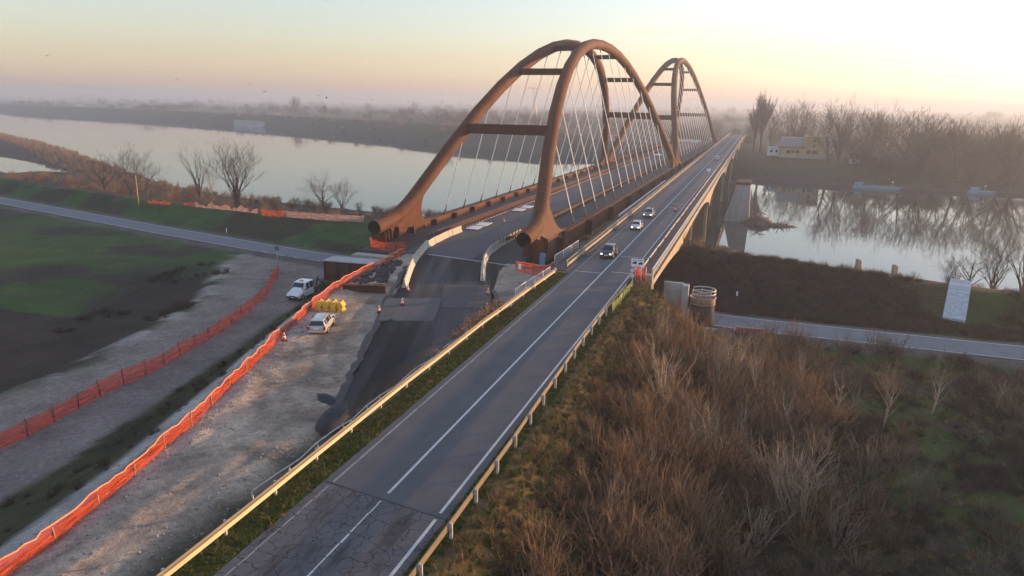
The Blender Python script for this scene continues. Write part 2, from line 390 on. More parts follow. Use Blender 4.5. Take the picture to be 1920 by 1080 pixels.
# ground colours: what grows or lies where
def colours(x, y, z):
    n = lambda sc, sd: fbm(x, y, sc, sd)+.5
    C = np.zeros(x.shape+(3,)); 
    def put(mask, c):
        mk = np.clip(mask, 0, 1)[..., None]; C[:] = C*(1-mk)+np.array(c)*mk
    put(np.ones(x.shape), (.060, .052, .034))
    d = y-lev(x); fe = fieldE(y); tf = trackF(y); tr = trackR(y); fx = fenceX(y); back = y-np.maximum(cre(x), lev(x)+8)
    wd = np.minimum(pdist(x, y, RIV), pdist(x, y, INL))
    left = x < -10
    j = 3*(n(6, 31)-.5)
    put(left & (d < -3), (.042, .080, .022))                                   # green field
    put(sm(.5, .62, n(14, 41))*(left & (d < -3)), (.055, .085, .028))
    put(sm(.52, .66, n(9, 43))*(left & (d < -3)), (.046, .042, .030))
    soil = 64+.02*(x+55)+j*.3
    put((left & (y < soil) & (x < fe-1)), (.052, .040, .034))                  # ploughed soil
    put((left & (np.abs(y-soil-1.2) < 1.6) & (x < fe-1)), (.050, .105, .020))  # bright strip
    put(sm(17, 4, np.hypot((x-fe+9)/1.0, (y-74)/1.5)+4*(n(5, 47)-.5))*(x < fe), (.038, .030, .028))
    put(sm(-1.5, 1.5, x-fe+j)*(left & (d < -3)), (.23, .205, .175))            # gravel shoulder
    put(sm(.45, .6, n(3, 53))*sm(3, 0, np.abs(x-fe))*(left & (d < -3)), (.30, .28, .25))
    put(sm(0, 1, x-tf+2.2)*(left & (d < -3)), (.20, .172, .158))               # track
    put(sm(-.7, .7, x-tr+.35*j)*(left & (d < -3) & (y < 96)), (.050, .052, .026)) # vegetated slope
    put(sm(.5, .6, n(3.5, 59))*((x > tr) & (x < fx) & left & (y < 92)), (.034, .038, .018))
    put(sm(1.5, .5, np.abs(x-fx+2.2)+j*.2)*(y < 84), (.36, .345, .33))         # gravel ridge by the fence
    put(sm(-.5, .5, x-fx)*((x < -5.9) & (y < 95)), (.36, .305, .245))         # building site
    put(sm(.47, .62, n(7, 61))*((x > fx) & (x < -5.9) & (y < 95)), (.45, .375, .29))
    put(sm(.55, .7, n(3, 67))*((x > fx) & (x < -5.9) & (y < 95)), (.23, .19, .155))
    put(sm(2.4, 0, x-fx)*((x > fx) & (y < 60)), (.38, .35, .32))
    put(rutmask(x, y)*.75*((x > fx) & (x < -5.9)), (.19, .15, .12))
    put(sm(3.0, .3, -6.2-x+.5*j)*((x < -5.9) & (y < 40)), (.06, .06, .035))
    put(((np.abs(x) < 6.2) & (y < 87)), (.085, .105, .022))                    # verges
    put(sm(.5, .65, n(2, 71))*((np.abs(x) < 6.2) & (y < 87)), (.085, .095, .030))
    put(((x > 4.85+.12*j) & (x < 6.3) & (y < 87)), (.13, .095, .045))
    rs = (x > 6.2) & (d < -3)
    put(rs, (.085, .062, .038)); put(sm(11, 6, x)*rs, (.15, .110, .045)); put(sm(.5, .65, n(7, 73))*rs, (.055, .050, .024))
    put(sm(10, 2, np.hypot(x-8, (y-80)*.6))*rs, (.10, .085, .022))
    put(sm(24, 32, x+.25*(y-50)+2*j)*rs, (.060, .085, .026)); put(sm(.52, .62, n(5, 79))*sm(20, 30, x)*rs, (.075, .062, .045))
    put(sm(5.2, 4.2, np.abs(d)+.3*j), (.13, .115, .10))                         # shoulders of the levee road
    put(((d > 4.6+.3*j) & (back < 2)), (.046, .088, .026))
    put(sm(.5, .62, n(8, 83))*((d > 5) & (back < 2)), (.044, .042, .024))
    put(((x > -4) & (d > 4.4+.4*j) & (back < 3)), (.050, .036, .026))
    put(sm(38, 46, x)*((d > 4.4) & (back < 3)), (.050, .060, .020))
    put(sm(6, 4.5, d)*sm(4.2, 5, d)*(x > -4), (.05, .06, .022))
    put((back > 2), (.085, .060, .042)); put(sm(.5, .65, n(15, 89))*(back > 2), (.065, .055, .030))
    put(sm(3, 0, wd)*(back > 2), (.09, .08, .065))
    fs = farside(x, y)
    put(fs, (.050, .058, .034)); put(sm(.5, .62, n(60, 97))*fs, (.065, .055, .040)); put(sm(60, 45, wd)*fs, (.052, .056, .030))
    put(sm(12, 6, wd)*fs, (.06, .055, .045))
    return C
GC = colours(GX, GY, GZ)
ny, nx = GX.shape
V = np.stack([GX, GY, GZ], -1).reshape(-1, 3)
ii = np.arange(nx*ny).reshape(ny, nx); F = np.stack([ii[:-1,:-1], ii[:-1,1:], ii[1:,1:], ii[1:,:-1]], -1).reshape(-1, 4)
def npmesh(name, V, F, mat, smooth=True, col=None):
    me = bpy.data.meshes.new(name); me.vertices.add(len(V)); me.vertices.foreach_set('co', np.asarray(V, np.float32).ravel())
    k = F.shape[1]; me.loops.add(F.size); me.loops.foreach_set('vertex_index', F.astype(np.int32).ravel())
    me.polygons.add(len(F)); me.polygons.foreach_set('loop_start', np.arange(0, F.size, k, dtype=np.int32))
    me.polygons.foreach_set('use_smooth', np.full(len(F), smooth)); me.update(calc_edges=True)
    if col is not None:
        a = me.color_attributes.new('Col', 'FLOAT_COLOR', 'POINT'); a.data.foreach_set('color', np.c_[col.reshape(-1, 3), np.ones(len(V))].astype(np.float32).ravel())
    me.materials.append(mat); o = bpy.data.objects.new(name, me); COL.objects.link(o); return o
g = npmesh('ground', V, F, M_GROUND, True, GC); tag(g, kind='structure')
def H(x, y): return float(height(np.array([x], float), np.array([y], float))[0])

# water
b = MB(); b.add([(-7000,120,-14.5),(3000,120,-14.5),(3000,3200,-14.5),(-7000,3200,-14.5)], [(0,1,2,3)])
tag(b.build('river', M_WATER), kind='structure')

# ------------------------------------------------------------------ roads
def strip(name, mat, pts, w0, w1, z, parent=None, kind=None):
    """ribbon along pts (x, y) between lateral offsets w0 and w1"""
    b = MB(); P = [Vector((p[0], p[1], 0)) for p in pts]; v = []
    for i, p in enumerate(P):
        d = (P[min(i+1, len(P)-1)]-P[max(i-1, 0)]).normalized(); nrm = Vector((d.y, -d.x, 0))
        zz = z(p.x, p.y) if callable(z) else z
        for wv in (w0, w1): q = p+nrm*wv; v.append((q.x, q.y, zz))
    b.add(v, [(2*i, 2*i+1, 2*i+3, 2*i+2) for i in range(len(P)-1)])
    o = b.build(name, mat, parent)
    if kind: o['kind'] = kind
    return o
def straight(y0, y1, st=6.): return [(0, y) for y in np.arange(y0, y1+.01, (y1-y0)/max(1, round((y1-y0)/st)))]
b = MB(); b.prism([(-4.05, 0), (4.02, 0), (4.02, -.12), (-4.05, -.12)], 28.6, 86.4, 'y')
road = b.build('road', M_ROAD); tag(road, kind='structure')
b = MB(); b.add([(-4.05,30.9,.004),(4.02,29.7,.004),(4.02,-30,.004),(-4.05,-30,.004)], [(3,2,1,0)]); b.add([(-4.05,30.9,-.1),(4.02,29.7,-.1),(4.02,-30,-.1),(-4.05,-30,-.1)], [(0,1,2,3)])
b.build('worn_road_section', M_ROAD_OLD, road)
b = MB(); b.box((0, 30.35, .006), (8.0, .10, .008), rz=-.145); b.build('tar_joint', M_BLACKPL, road)
M_FADED = simple('faded_paint', (.24, .24, .24), .8, 0, .35, 1.2, world=True)
def worn_line(name, x0, wd, y0, y1, broken):
    b = MB(); y = y0
    while y < y1:
        L = rnd.uniform(.3, 1.2) if broken else 12; L = min(L, y1-y)
        ww = wd*(rnd.uniform(.55, 1) if broken else 1); b.box((x0+(rnd.uniform(-.02, .02) if broken else 0), y+L/2, .009), (ww, L, .004))
        y += L+(rnd.choice([.03, .07, .15]) if broken else 0)
    return b.build(name, M_FADED if x0 < -1 else M_WHITEPAINT, road)
worn_line('centre_line', 0, .17, 31, 620, False); worn_line('centre_line', 0, .13, 6, 30.2, True)
worn_line('edge_line', 3.5, .17, 30.2, 620, False); worn_line('edge_line', 3.52, .18, 6, 29.6, False)
worn_line('edge_line', -3.5, .15, 31, 620, False); worn_line('edge_line', -3.5, .12, 6, 30.6, True)
levc = [(x, float(lev(x))) for x in list(np.arange(-700, -160, 20))+list(np.arange(-160, 60, 3))+list(np.arange(60, 320, 20))]
levroad = strip('levee_road', M_LEVROAD, levc, -2.9, 2.9, -5.985); levroad['kind'] = 'structure'
strip('edge_line', M_WHITEPAINT, [p for p in levc if p[0] < -66], 2.55, 2.7, -5.978, levroad); strip('edge_line', M_WHITEPAINT, levc, -2.7, -2.55, -5.978, levroad)
strip('edge_line', M_WHITEPAINT, [p for p in levc if 5 < p[0]], 2.55, 2.7, -5.978, levroad)
for x0 in range(-66, -46, 4): strip('edge_dash', M_WHITEPAINT, [(x, float(lev(x))) for x in (x0, x0+1, x0+2)], 2.55, 2.72, -5.977, levroad)

# asphalt laid on the building site
AL = [(-29.1,92.5),(-26.6,85),(-23.1,75.7),(-20.2,68.1),(-17.6,61.95),(-15.65,56.8),(-13.2,50.6),(-11.4,46),(-9.9,42.1),(-8.8,39.0),(-8.4,37.4)]
AR = [(-13.9,92.5),(-13.2,84.5),(-10.8,76.7),(-7.6,70),(-6.9,66.3),(-6.7,59.1),(-6.7,53.1),(-6.75,46.8),(-6.9,42.3),(-7.2,39.4),(-7.6,37.6)]
def dense(L_, n=4):
    o = []
    for (a0, b0), (a1, b1) in zip(L_[:-1], L_[1:]):
        for q in range(n): o.append((a0+(a1-a0)*q/n, b0+(b1-b0)*q/n))
    return o+[L_[-1]]
AL = [(x+(rnd.uniform(-.16, .16) if y < 84 else 0), y) for x, y in dense(AL)]; AR = [(x+rnd.uniform(-.1, .12), y) for x, y in dense(AR)]
b = MB(); vv = []; NW = 9
for (xa, ya), (xb, yb) in zip(AL, AR):
    for i in range(NW+1):
        t = i/NW; x = xa+(xb-xa)*t; y = ya+(yb-ya)*t
        if 0 < i < NW: x += .0
        z = float(zt(y))+.24-(.32 if i in (0, NW) else 0)+(.10*math.sin(math.pi*t))*(1 if y < 60 else 0)
        vv.append((x, y, z))
b.add(vv, [(r*(NW+1)+i, r*(NW+1)+i+1, (r+1)*(NW+1)+i+1, (r+1)*(NW+1)+i) for r in range(len(AL)-1) for i in range(NW)], smooth=True)
site_asphalt = b.build('site_road', M_NEWASPH); tag(site_asphalt, kind='structure')
b = MB(); vv = []
for i, (xa, ya) in enumerate(AL[4:]): vv += [(xa-.40+rnd.uniform(-.12,.1), ya, float(zt(ya))+.02), (xa+.25+rnd.uniform(-.1,.15), ya, float(zt(ya))+.26)]
b.add(vv, [(2*i, 2*i+1, 2*i+3, 2*i+2) for i in range(len(AL)-5)]); b.build('bitumen_edge', M_TAR, site_asphalt)
b = MB(); vv = []
for i, (xa, ya) in enumerate(AR[8:]): vv += [(xa-.3+rnd.uniform(-.2,.2), ya, float(zt(ya))+.27), (xa+.35, ya, float(zt(ya))+.02)]
b.add(vv, [(2*i, 2*i+1, 2*i+3, 2*i+2) for i in range(len(AR)-9)]); b.build('bitumen_edge', M_TAR, site_asphalt)
def patch(name, pts, mat, dz):
    b = MB(); n = len(pts); b.add([(x, y, float(zt(y))+.24+dz) for x, y in pts]+[(x, y, float(zt(y))+.1) for x, y in pts], [list(range(n))]+[(i, (i+1) % n, n+(i+1) % n, n+i) for i in range(n)])
    return b.build(name, mat, site_asphalt)
patch('asphalt_patch', [(-20,67.4),(-17.2,68.6),(-14.5,69.9),(-12.9,65.8),(-11.45,61.2),(-13.9,60.2),(-16.4,59.2),(-18,62.5)], M_PATCH, .02)
patch('asphalt_patch', [(-17.0,76.2),(-14.4,77.4),(-11.9,78.4),(-9.6,72.6),(-8.0,68.2),(-10.4,66.9),(-12.7,66.0),(-14.6,70.4)], M_PATCHD, .028)
b = MB(); b.bar((-27.0, 92.9, -.83), (-13.4, 90.6, -.83), .3, .06); b.build('expansion_joint', M_CONC_GREY, site_asphalt)

def heap(x, y, z, sx, sy, sz, rz, seed, label):
    q = random.Random(seed); b = MB(); v = []; n = 18; rings = ((1.0, -.25), (.93, .12), (.75, .5), (.5, .8), (.22, .97))
    for rr_, zz in rings:
        for k2 in range(n): a = 2*math.pi*k2/n; f = rr_*q.uniform(.85, 1.15); v.append((math.cos(a)*f*sx, math.sin(a)*f*sy, zz*sz*q.uniform(.8, 1.15)))
    v.append((0, 0, sz)); b.add(v, [(i*n+k2, i*n+(k2+1) % n, (i+1)*n+(k2+1) % n, (i+1)*n+k2) for i in range(4) for k2 in range(n)]+[(4*n+k2, 4*n+(k2+1) % n, 5*n) for k2 in range(n)], smooth=True)
    o = b.build('asphalt_heap', M_HEAP); o.location = (x, y, z); o.rotation_euler = (0, 0, rz); tag(o, label, 'heap')
M_HEAP = asphalt('loose_asphalt', (.020, .020, .022), .5, (.06, .06, .065), rot=-.2, fine=.8)
heap(-8.3, 38.8, float(zt(39))+.02, 1.1, 2.6, .55, .28, 3, 'rounded lump of dark asphalt where the fresh surface ends')
heap(-10.6, 41.4, float(zt(41))-.02, .55, 1.5, .22, 1.1, 4, 'flat tongue of spilled dark asphalt on the gravel')
heap(-8.0, 68.6, float(zt(68.6))+.1, .75, 2.4, .5, .12, 5, 'dark asphalt mound beside the cones and dry reeds')
# ------------------------------------------------------------------ the new arch bridge
ANG = .0171
BR = empty('arch_bridge', (-25.87, 100, 0), -ANG, label='rust brown twin tied-arch steel bridge with thin pale hangers', cat='bridge')
HW, LEAN, Z0 = 13.07, .277, -.87
def arch(wc, S_, h, pw=2.17, z0=Z0):
    return lambda w: h*(1-abs((w-wc)/(S_/2))**pw)+z0
A1 = arch(181.76, 158.8, 35.83); A2 = arch(355.69, 180.8, 42.48, z0=-1.2)
def PL(s, w, z, out=0): return (s*(HW-LEAN*(z-Z0)+out), w-100, z)   # local point in a leaning arch plane
DZ = -1.1
for s in (-1, 1):
    for A, wa, wb, near, far in ((A1, 102.4, 261.2, True, False), (A2, 265.3, 446, False, False)):
        n = 17; W_ = []
        lo = 109.5 if near else wa+1.2; hi = wb-1.2
        for i in range(n+1): W_.append(lo+(hi-lo)*i/n)
        pts = [(x, A(x)) for x in W_]
        if near: pts = [(96.8, 1.65), (100, 2.0), (103.2, 2.6), (106, 3.75), (108.0, 5.0)]+pts[0:]
        if near: pts[5] = (109.5, 6.1)
        b = MB(); b.tube([PL(s, x, z) for x, z in pts], 1.16, 20, caps=False)
        rib = b.build('arch_rib', M_CORTEN, BR, fixn=False)
        if near:
            p0, p1 = Vector(PL(s, 96.85, 1.66)), Vector(PL(s, 101, 2.2))
            b = MB(); b.tube([p0, p1], 1.10, 20, caps=False); b.tube([p1, p1+(p1-p0).normalized()*.05], 1.15, 20); b.build('pipe_bore', M_PIPE_IN, rib, fixn=False)
        b = MB()
        for (xa_, za_) in pts[1:-1]:
            p_ = Vector(PL(s, xa_, za_)); d_ = (Vector(PL(s, xa_+.5, np.interp(xa_+.5, [q[0] for q in pts], [q[1] for q in pts])))-p_).normalized(); b.tube([p_-d_*.09, p_+d_*.09], 1.19, 20, caps=False)
        b.build('weld_seams', M_CORTEN2, rib, fixn=False)['kind'] = 'stuff'
        b = MB()   # studs left along the top of the pipe
        for x in np.arange(98, 112 if near else wa, .9):
            z = A(x) if x > 109.5 else np.interp(x, [q[0] for q in pts[:6]], [q[1] for q in pts[:6]]); p = PL(s, x, z)
            b.box((p[0]-s*.25, p[1], p[2]+1.2), (.1, .12, .26), rx=.5)
        if b.v: b.build('erection_lugs', M_CORTEN2, rib)['kind'] = 'stuff'
        # gussets to the tie girder
        def gus(prof, th=.9):
            b = MB(); v = [PL(s, x, z, -th/2) for x, z in prof]+[PL(s, x, z, th/2) for x, z in prof]; k = len(prof)
            b.add(v, [list(range(k))[::-1], list(range(k, 2*k))]+[(i, (i+1) % k, k+(i+1) % k, k+i) for i in range(k)]); return b.build('foot_gusset', M_CORTEN, rib)
        if near:
            gus([(98.6,.9),(98.9,-1.2),(100,-2.7),(117,-2.7),(117,.25),(114.6,.45),(112.8,1.3),(111.6,2.8),(111.2,5.4),(111.6,7.6),(109,5.2),(106,3.3),(102,2.2)], .7)
            for q, x in enumerate((99.0, 100.0, 101.1, 103.6)):
                b = MB(); o1 = 1.35-.04*q
                pr = [(0, 1.2), (o1*.95, .75), (o1, -.4), (o1*.8, -2.0), (o1*.75, -3.6), (-o1*.75, -3.6), (-o1*.8, -2.0), (-o1, -.4), (-o1*.95, .75)]
                b.prism([(s*(HW-.2)+a, z) for a, z in pr], x-100-.06, x-100+.06, 'y'); b.build('stiffener', M_CORTEN, rib)
        else:
            gus([(wa-3,-2.7),(wa-2.6,0),(wa-.6,2.0),(wa+1.6,3.8),(wa+4.6,5.3),(wa+5.2,3.2),(wa+6.6,1.2),(wa+9,.3),(wa+9,-2.7)], 1.3)
        if A is A1: gus([(wb+3,-2.7),(wb+2.6,0),(wb+.6,2.0),(wb-1.6,3.8),(wb-4.6,5.3),(wb-5.2,3.2),(wb-6.6,1.2),(wb-9,.3),(wb-9,-2.7)], 1.25)
for A, lst in ((A1, (123, 142.2, 160, 200.5, 219, 238.6)), (A2, (285, 305, 320.5, 386, 406.5, 427))):
    for x in lst:
        z = A(x); low = z < 20; hh = 1.75 if low else (1.25 if z < 30 else 1.1)
        a, c_ = Vector(PL(-1, x, z)), Vector(PL(1, x, z)); b = MB(); b.bar(a+Vector((.6,0,0)), c_-Vector((.6,0,0)), hh*.8, hh)
        b.build('cross_beam', M_CORTEN2, BR)
ZT = .15
for A, w0, w1 in ((A1, 123.4, 243), (A2, 285, 428)):
    for x in np.arange(w0, w1, 9.0):
        for s in (-1, 1):
            b = MB(); z = A(x)-1.1; b.tube([PL(s, x, .1), PL(s, x, z)], .095, 5, caps=False)
            hg = b.build('hanger', M_CABLE, BR, fixn=False)
            b = MB(); b.tube([PL(s, x, ZT), PL(s, x, 2.0)], [.16, .10], 6); b.build('socket', M_SOCKET, hg)
            b = MB(); b.tube([PL(s, x, z-.9), PL(s, x, z+.2)], [.09, .17], 6); b.build('socket', M_SOCKET, hg)
L0, L1 = 98.5-100, 448-100
for s in (-1, 1):
    b = MB(); x = s*(HW+.05)
    b.box((x, (L0+L1)/2+8, ZT-.06), (1.5, L1-L0-16, .12)); b.box((x+s*.35, (L0+L1)/2+8, (ZT-2.9)/2-.07), (.14, L1-L0-16, 2.9)); b.box((x-s*.5, (L0+L1)/2+8, (ZT-2.9)/2-.07), (.1, L1-L0-16, 2.9))
    b.box((x, (L0+L1)/2+8, -2.87), (1.5, L1-L0-16, .14)); gd = b.build('tie_girder', M_CORTEN, BR)
    for x in (np.arange(105, 446, 19.3) if s > 0 else np.arange(109, 446, 9)):
        b = MB()
        if s > 0: b.box((HW+1.0, x-100+5.5, -1.5), (1.15, .35, 2.75))
        else: b.box((-HW+1.0, x-100, -.62), (.85, .5, 1.25))
        b.build('bracket', M_CORTEN2, gd)
b = MB(); b.box((0, (L0-6+L1)/2, DZ-.35), (25.4, L1-L0+6, .7)); b.build('deck', M_PATH, BR)
b = MB(); b.box((-.1, (L0-6+L1)/2, DZ+.03), (11.6, L1-L0+6, .06)); b.build('carriageway', M_DECK, BR)
for s, u in ((-1, -6.4), (1, 6.1)):
    b = MB(); b.box((u-s*.3, (L0+L1)/2+4, DZ+.12), (.5, L1-L0-8, .24)); b.build('kerb', M_CORTEN2, BR)
    b = MB()
    for zz in ((.55, .85, 1.15) if s < 0 else (.6, .85)): b.box((u, (L0+L1)/2+4, DZ+zz), (.14, L1-L0-8, .16))
    rl = b.build('railing', M_CORTEN, BR)
    b = MB()
    for y in np.arange(L0+5, L1-4, 1.5): b.box((u, y, DZ+.6+(.15 if s > 0 else 0)), (.13, .11, 1.2+(.3 if s > 0 else 0)))
    o = b.build('railing_posts', M_CORTEN, rl); o['kind'] = 'stuff'
    b = MB()
    for y in np.arange(L0+6, L1-4, 1.5): b.box((u-s*.62, y, DZ+.09), (.22, .4, .12))
    o = b.build('kerb_blocks', M_WHITE, rl); o['kind'] = 'stuff'
# abutment, river piers
b = MB(); b.box((0, -7.2, -3.9), (25.6, 4.2, 5.0)); b.build('abutment', M_CONC, BR)
for s in (-1, 1):
    b = MB(); b.box((s*HW, .6, -4.6), (2.6, 2.6, 3.6)); b.box((s*HW, .6, -6.3), (3.4, 3.4, .8)); b.build('bearing_plinth', M_DARKMETAL, BR)
for x in (263.3, 446):
    b = MB(); b.box((0, x-100, -8.8), (30, 4.4, 12)); b.box((0, x-100, -14.8), (33, 8, 2.2)); b.build('river_pier', M_CONC, BR)
# white panels lying on the deck
for i, (x, y, a, lab) in enumerate([(-29.5,117.4,.02,'white sandwich panel lying on the deck beside the cream barrier row'),(-29.4,121.6,.02,'second white panel on the deck, just past the first beside the railing'),
        (-29.2,141.8,.02,'white panel on the deck seen behind the leaning arch foot'),(-28.9,146.6,.02,'far white panel on the deck at the brown railing beyond the others')]):
    e = empty('deck_panel', (x, y, DZ+.06), a, label=lab, cat='panel', group='white panels on the deck')
    b = MB(); b.box((0,0,.17), (2.2,3.6,.07)); b.build('sheet', M_WHITE, e)
    b = MB(); [b.box((q,0,.06), (.14,2.6,.13)) for q in (-.8,.8)]; b.build('batten', M_WOOD, e)
e = empty('deck_panel', (-25.6, 330, DZ+.06), .3, label='tiny white panel on the deck under the far arch', cat='panel', group='white panels on the deck')
b = MB(); b.box((0,0,.3), (3.4,7,.12)); b.build('sheet', M_WHITE, e)
e = empty('works_hoarding', (-24, 452, DZ), 0, label='long white and orange hoarding closing the far end of the arch bridge', cat='hoarding')
b = MB(); [b.box((q, 0, 1.1), (3.8, .15, 2.0)) for q in (-10,-6,-2,2,6)]; b.build('board', M_WHITE, e)
b = MB(); [b.box((q, -.1, .5), (3.9, .1, .8)) for q in (-8,0,8)]; b.build('orange_board', M_ORANGE, e)

# ------------------------------------------------------------------ the old road bridge
OB = empty('road_bridge', (0, 86, 0), 0, label='old concrete road bridge with ochre haunched girder carrying the two-lane road', cat='bridge')
oy = 86; YE = 640
b = MB(); b.box((0, (86.4+YE)/2-oy, -.2), (13.4, YE-86.4, .385)); b.build('deck_slab', M_CONC_OLD, OB)
b = MB(); b.add([(-4.45,86.4-oy,.0),(4.3,86.4-oy,.0),(4.3,YE-oy,.0),(-4.45,YE-oy,.0)], [(0,1,2,3)]); b.build('carriageway', M_ROAD, OB)
piers = [123, 196, 285, 364, 440, 515, 590]; ends = [86]+piers+[YE]
def soffit(y):
    dmin = min(abs(y-p) for p in piers); half = 36
    return -1.35-(2.6 if y > 150 else 1.5)*max(0, 1-dmin/half)**2.2-(.9*max(0, 1-dmin/4) if y > 150 else .4*max(0, 1-dmin/4))
ysam = sorted(set([float(q) for q in np.arange(86.4, YE, 3)]+[float(p)+t for p in piers for t in (-4,-2,0,2,4)]))
for x, wd in ((6.15, .5), (2.1, .4), (-2.1, .4), (-6.15, .5)):
    b = MB(); v = []; 
    for y in ysam:
        zz = soffit(y)
        for xx, z in ((x-wd/2, -.395), (x+wd/2, -.395), (x+wd/2, zz), (x-wd/2, zz)): v.append((xx, y-oy, z))
    n = len(ysam); b.add(v, [(i*4+k, i*4+(k+1) % 4, (i+1)*4+(k+1) % 4, (i+1)*4+k) for i in range(n-1) for k in range(4)]+[(0,1,2,3), (n*4-4, n*4-3, n*4-2, n*4-1)])
    b.build('haunched_girder', M_CONC_OLD, OB)
for i, p in enumerate(piers):
    g0 = -9.5 if p < 130 else -17
    for x in (5.6, 1.9, -1.9, -5.6):
        b = MB(); zt_ = soffit(p)+.1; b.box((x, p-oy, (g0+zt_)/2), (.85, 1.0, zt_-g0)); b.build('column', M_CONC_OLD if i < 2 else M_CONC, OB)
    b = MB(); b.box((0, p-oy, g0+.9), (13.5, 3.6, 1.4)); b.build('pile_cap', M_CONC, OB)
b = MB(); b.box((0, .55, -3.6), (13.4, 1.0, 6.4)); b.build('abutment', M_CONC_OLD, OB)
b = MB(); b.box((6.3, -.2, -1.3), (.7, .9, 2.5)); b.box((6.3, -.2, .35), (.8, 1.0, .9)); b.build('end_pilaster', M_CONC_OLD, OB)
for s, xa, xb in ((1, 4.3, 6.7), (-1, -6.7, -4.45)):
    b = MB(); b.box(((xa+xb)/2, (86.6+YE)/2-oy, .07), (xb-xa, YE-86.6, .14)); b.build('footway', M_PATH, OB)  # dark asphalt; on the right its tone also takes in railing shadows
for (y, x0, x1) in ((87.2,-3.6,.2),(88.4,1.0,3.4),(98.6,.4,4.2),(152.5,.2,4.0),(158.5,.2,3.9)):
    b = MB(); b.box(((x0+x1)/2, y-oy+.3, .008), (x1-x0, .16, .008)); b.build('joint_strip', M_WHITEPAINT, OB)
# parapet railing on the river side
b = MB()
for z in (.55, 1.15): b.bar((6.5, 86.4-oy, z+.14), (6.5, 520-oy, z+.14), .13, .13)
rl = b.build('railing', M_GALV2, OB)
b = MB()
for y in np.arange(86.6, 420, 2.2): b.box((6.5, y-oy, .72), (.13, .13, 1.2))
b.build('railing_posts', M_GALV2, rl)['kind'] = 'stuff'
b = MB()
for y in np.arange(86.9, 190, .73): b.box((6.52, y-oy, .72), (.05, .05, 1.1))
b.build('balusters', M_GALV2, rl)['kind'] = 'stuff'
def wbeam(b, pts, h0=.45, h1=.78, face=1):
    """folded guardrail sheet along pts (x, y, z)"""
    prof = [(0, h0), (.07*face, h0+.07), (0, (h0+h1)/2), (.07*face, h1-.07), (0, h1), (-.03*face, h1), (-.03*face, h0)]
    v = []; k = len(prof)
    for x, y, z in pts:
        for a, c in prof: v.append((x+a, y, z+c))
    n = len(pts); b.add(v, [(i*k+j, i*k+(j+1) % k, (i+1)*k+(j+1) % k, (i+1)*k+j) for i in range(n-1) for j in range(k)])
def guardrail(name, label, pts, face, step, mat, loc_mat=None, h0=.42, h1=.80, post_w=.12, double=False):
    e = empty(name, (pts[0][0], pts[0][1], 0), 0, label=label, cat='guardrail'); o = Vector(pts[0])
    q = []
    X = np.array(pts); ysm = np.arange(X[0,1], X[-1,1]+.01, 2.)
    for y in ysm:
        jx = .02*math.sin(y*.23+1); q.append((float(np.interp(y, X[:,1], X[:,0]))+jx-o.x, y-o.y, .012*math.sin(y*.45)))
    b = MB(); wbeam(b, q, h0, h1, face); b.build('rail', mat, e)
    if double:
        b = MB(); b.bar((q[0][0]-face*.15, q[0][1], h1+.28), (q[-1][0]-face*.15, q[-1][1], h1+.28), .12, .10); b.build('top_rail', mat, e)
    i = 0
    for y in np.arange(X[0,1]+.8, X[-1,1], step):
        x = float(np.interp(y, X[:,1], X[:,0]))-face*.16-o.x
        if i < 60:
            b = MB(); b.box((x, y-o.y, .3), (post_w, .1, 1.05)); b.box((x+face*.08, y-o.y, (h0+h1)/2), (.14, .2, .22)); b.build('post', loc_mat or M_GALV2, e)
        i += 1
    return e
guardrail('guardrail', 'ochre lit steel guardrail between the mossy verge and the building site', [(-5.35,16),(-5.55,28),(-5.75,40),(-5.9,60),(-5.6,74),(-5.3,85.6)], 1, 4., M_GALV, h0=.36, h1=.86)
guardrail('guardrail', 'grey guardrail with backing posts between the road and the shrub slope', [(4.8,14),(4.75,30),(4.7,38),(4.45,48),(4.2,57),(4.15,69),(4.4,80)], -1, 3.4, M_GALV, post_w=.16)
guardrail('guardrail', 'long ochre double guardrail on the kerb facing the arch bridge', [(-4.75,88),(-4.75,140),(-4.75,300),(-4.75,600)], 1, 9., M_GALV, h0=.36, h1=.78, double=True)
guardrail('guardrail', 'guardrail with dark spacer blocks beside the metal bridge railing', [(4.75,87),(4.75,200),(4.75,560)], -1, 8., M_GALV2, M_DARKMETAL)
# low old rail behind the ochre guardrail
e = empty('old_rail', (-6.5, 24, -.1), 0, label='thin bent grey rail on leaning stakes behind the ochre guardrail', cat='rail')
b = MB(); b.tube([(0+.1*math.sin(y), y, .52+.05*math.sin(y*2.1)) for y in np.arange(4, 46, 2)], .05, 5); b.build('rail', M_GALV2, e)
for y in np.arange(4, 46, 3.): b = MB(); b.tube([(0, y, -.4), (rnd.uniform(-.1,.1), y+rnd.uniform(-.1,.1), .55)], .05, 5); b.build('stake', M_GALV2, e)
# white barrier between the two bridges
e = empty('white_barrier', (-7.6, 140, 0), 0, label='white ribbed barrier between the road bridge and the rusty girder', cat='barrier')
b = MB(); b.box((0, 36, -.75), (.3, 72, .95)); b.build('wall', M_WHITE, e)
b = MB(); [b.box((.22, y, -.95), (.2, .6, .5)) for y in np.arange(.5, 72, 2.)]; b.build('teeth', M_WHITE, e)['kind'] = 'stuff'
b = MB(); b.box((.2, 20, -1.3), (1.6, 128, .2)); b.build('footing', M_PATH, e)

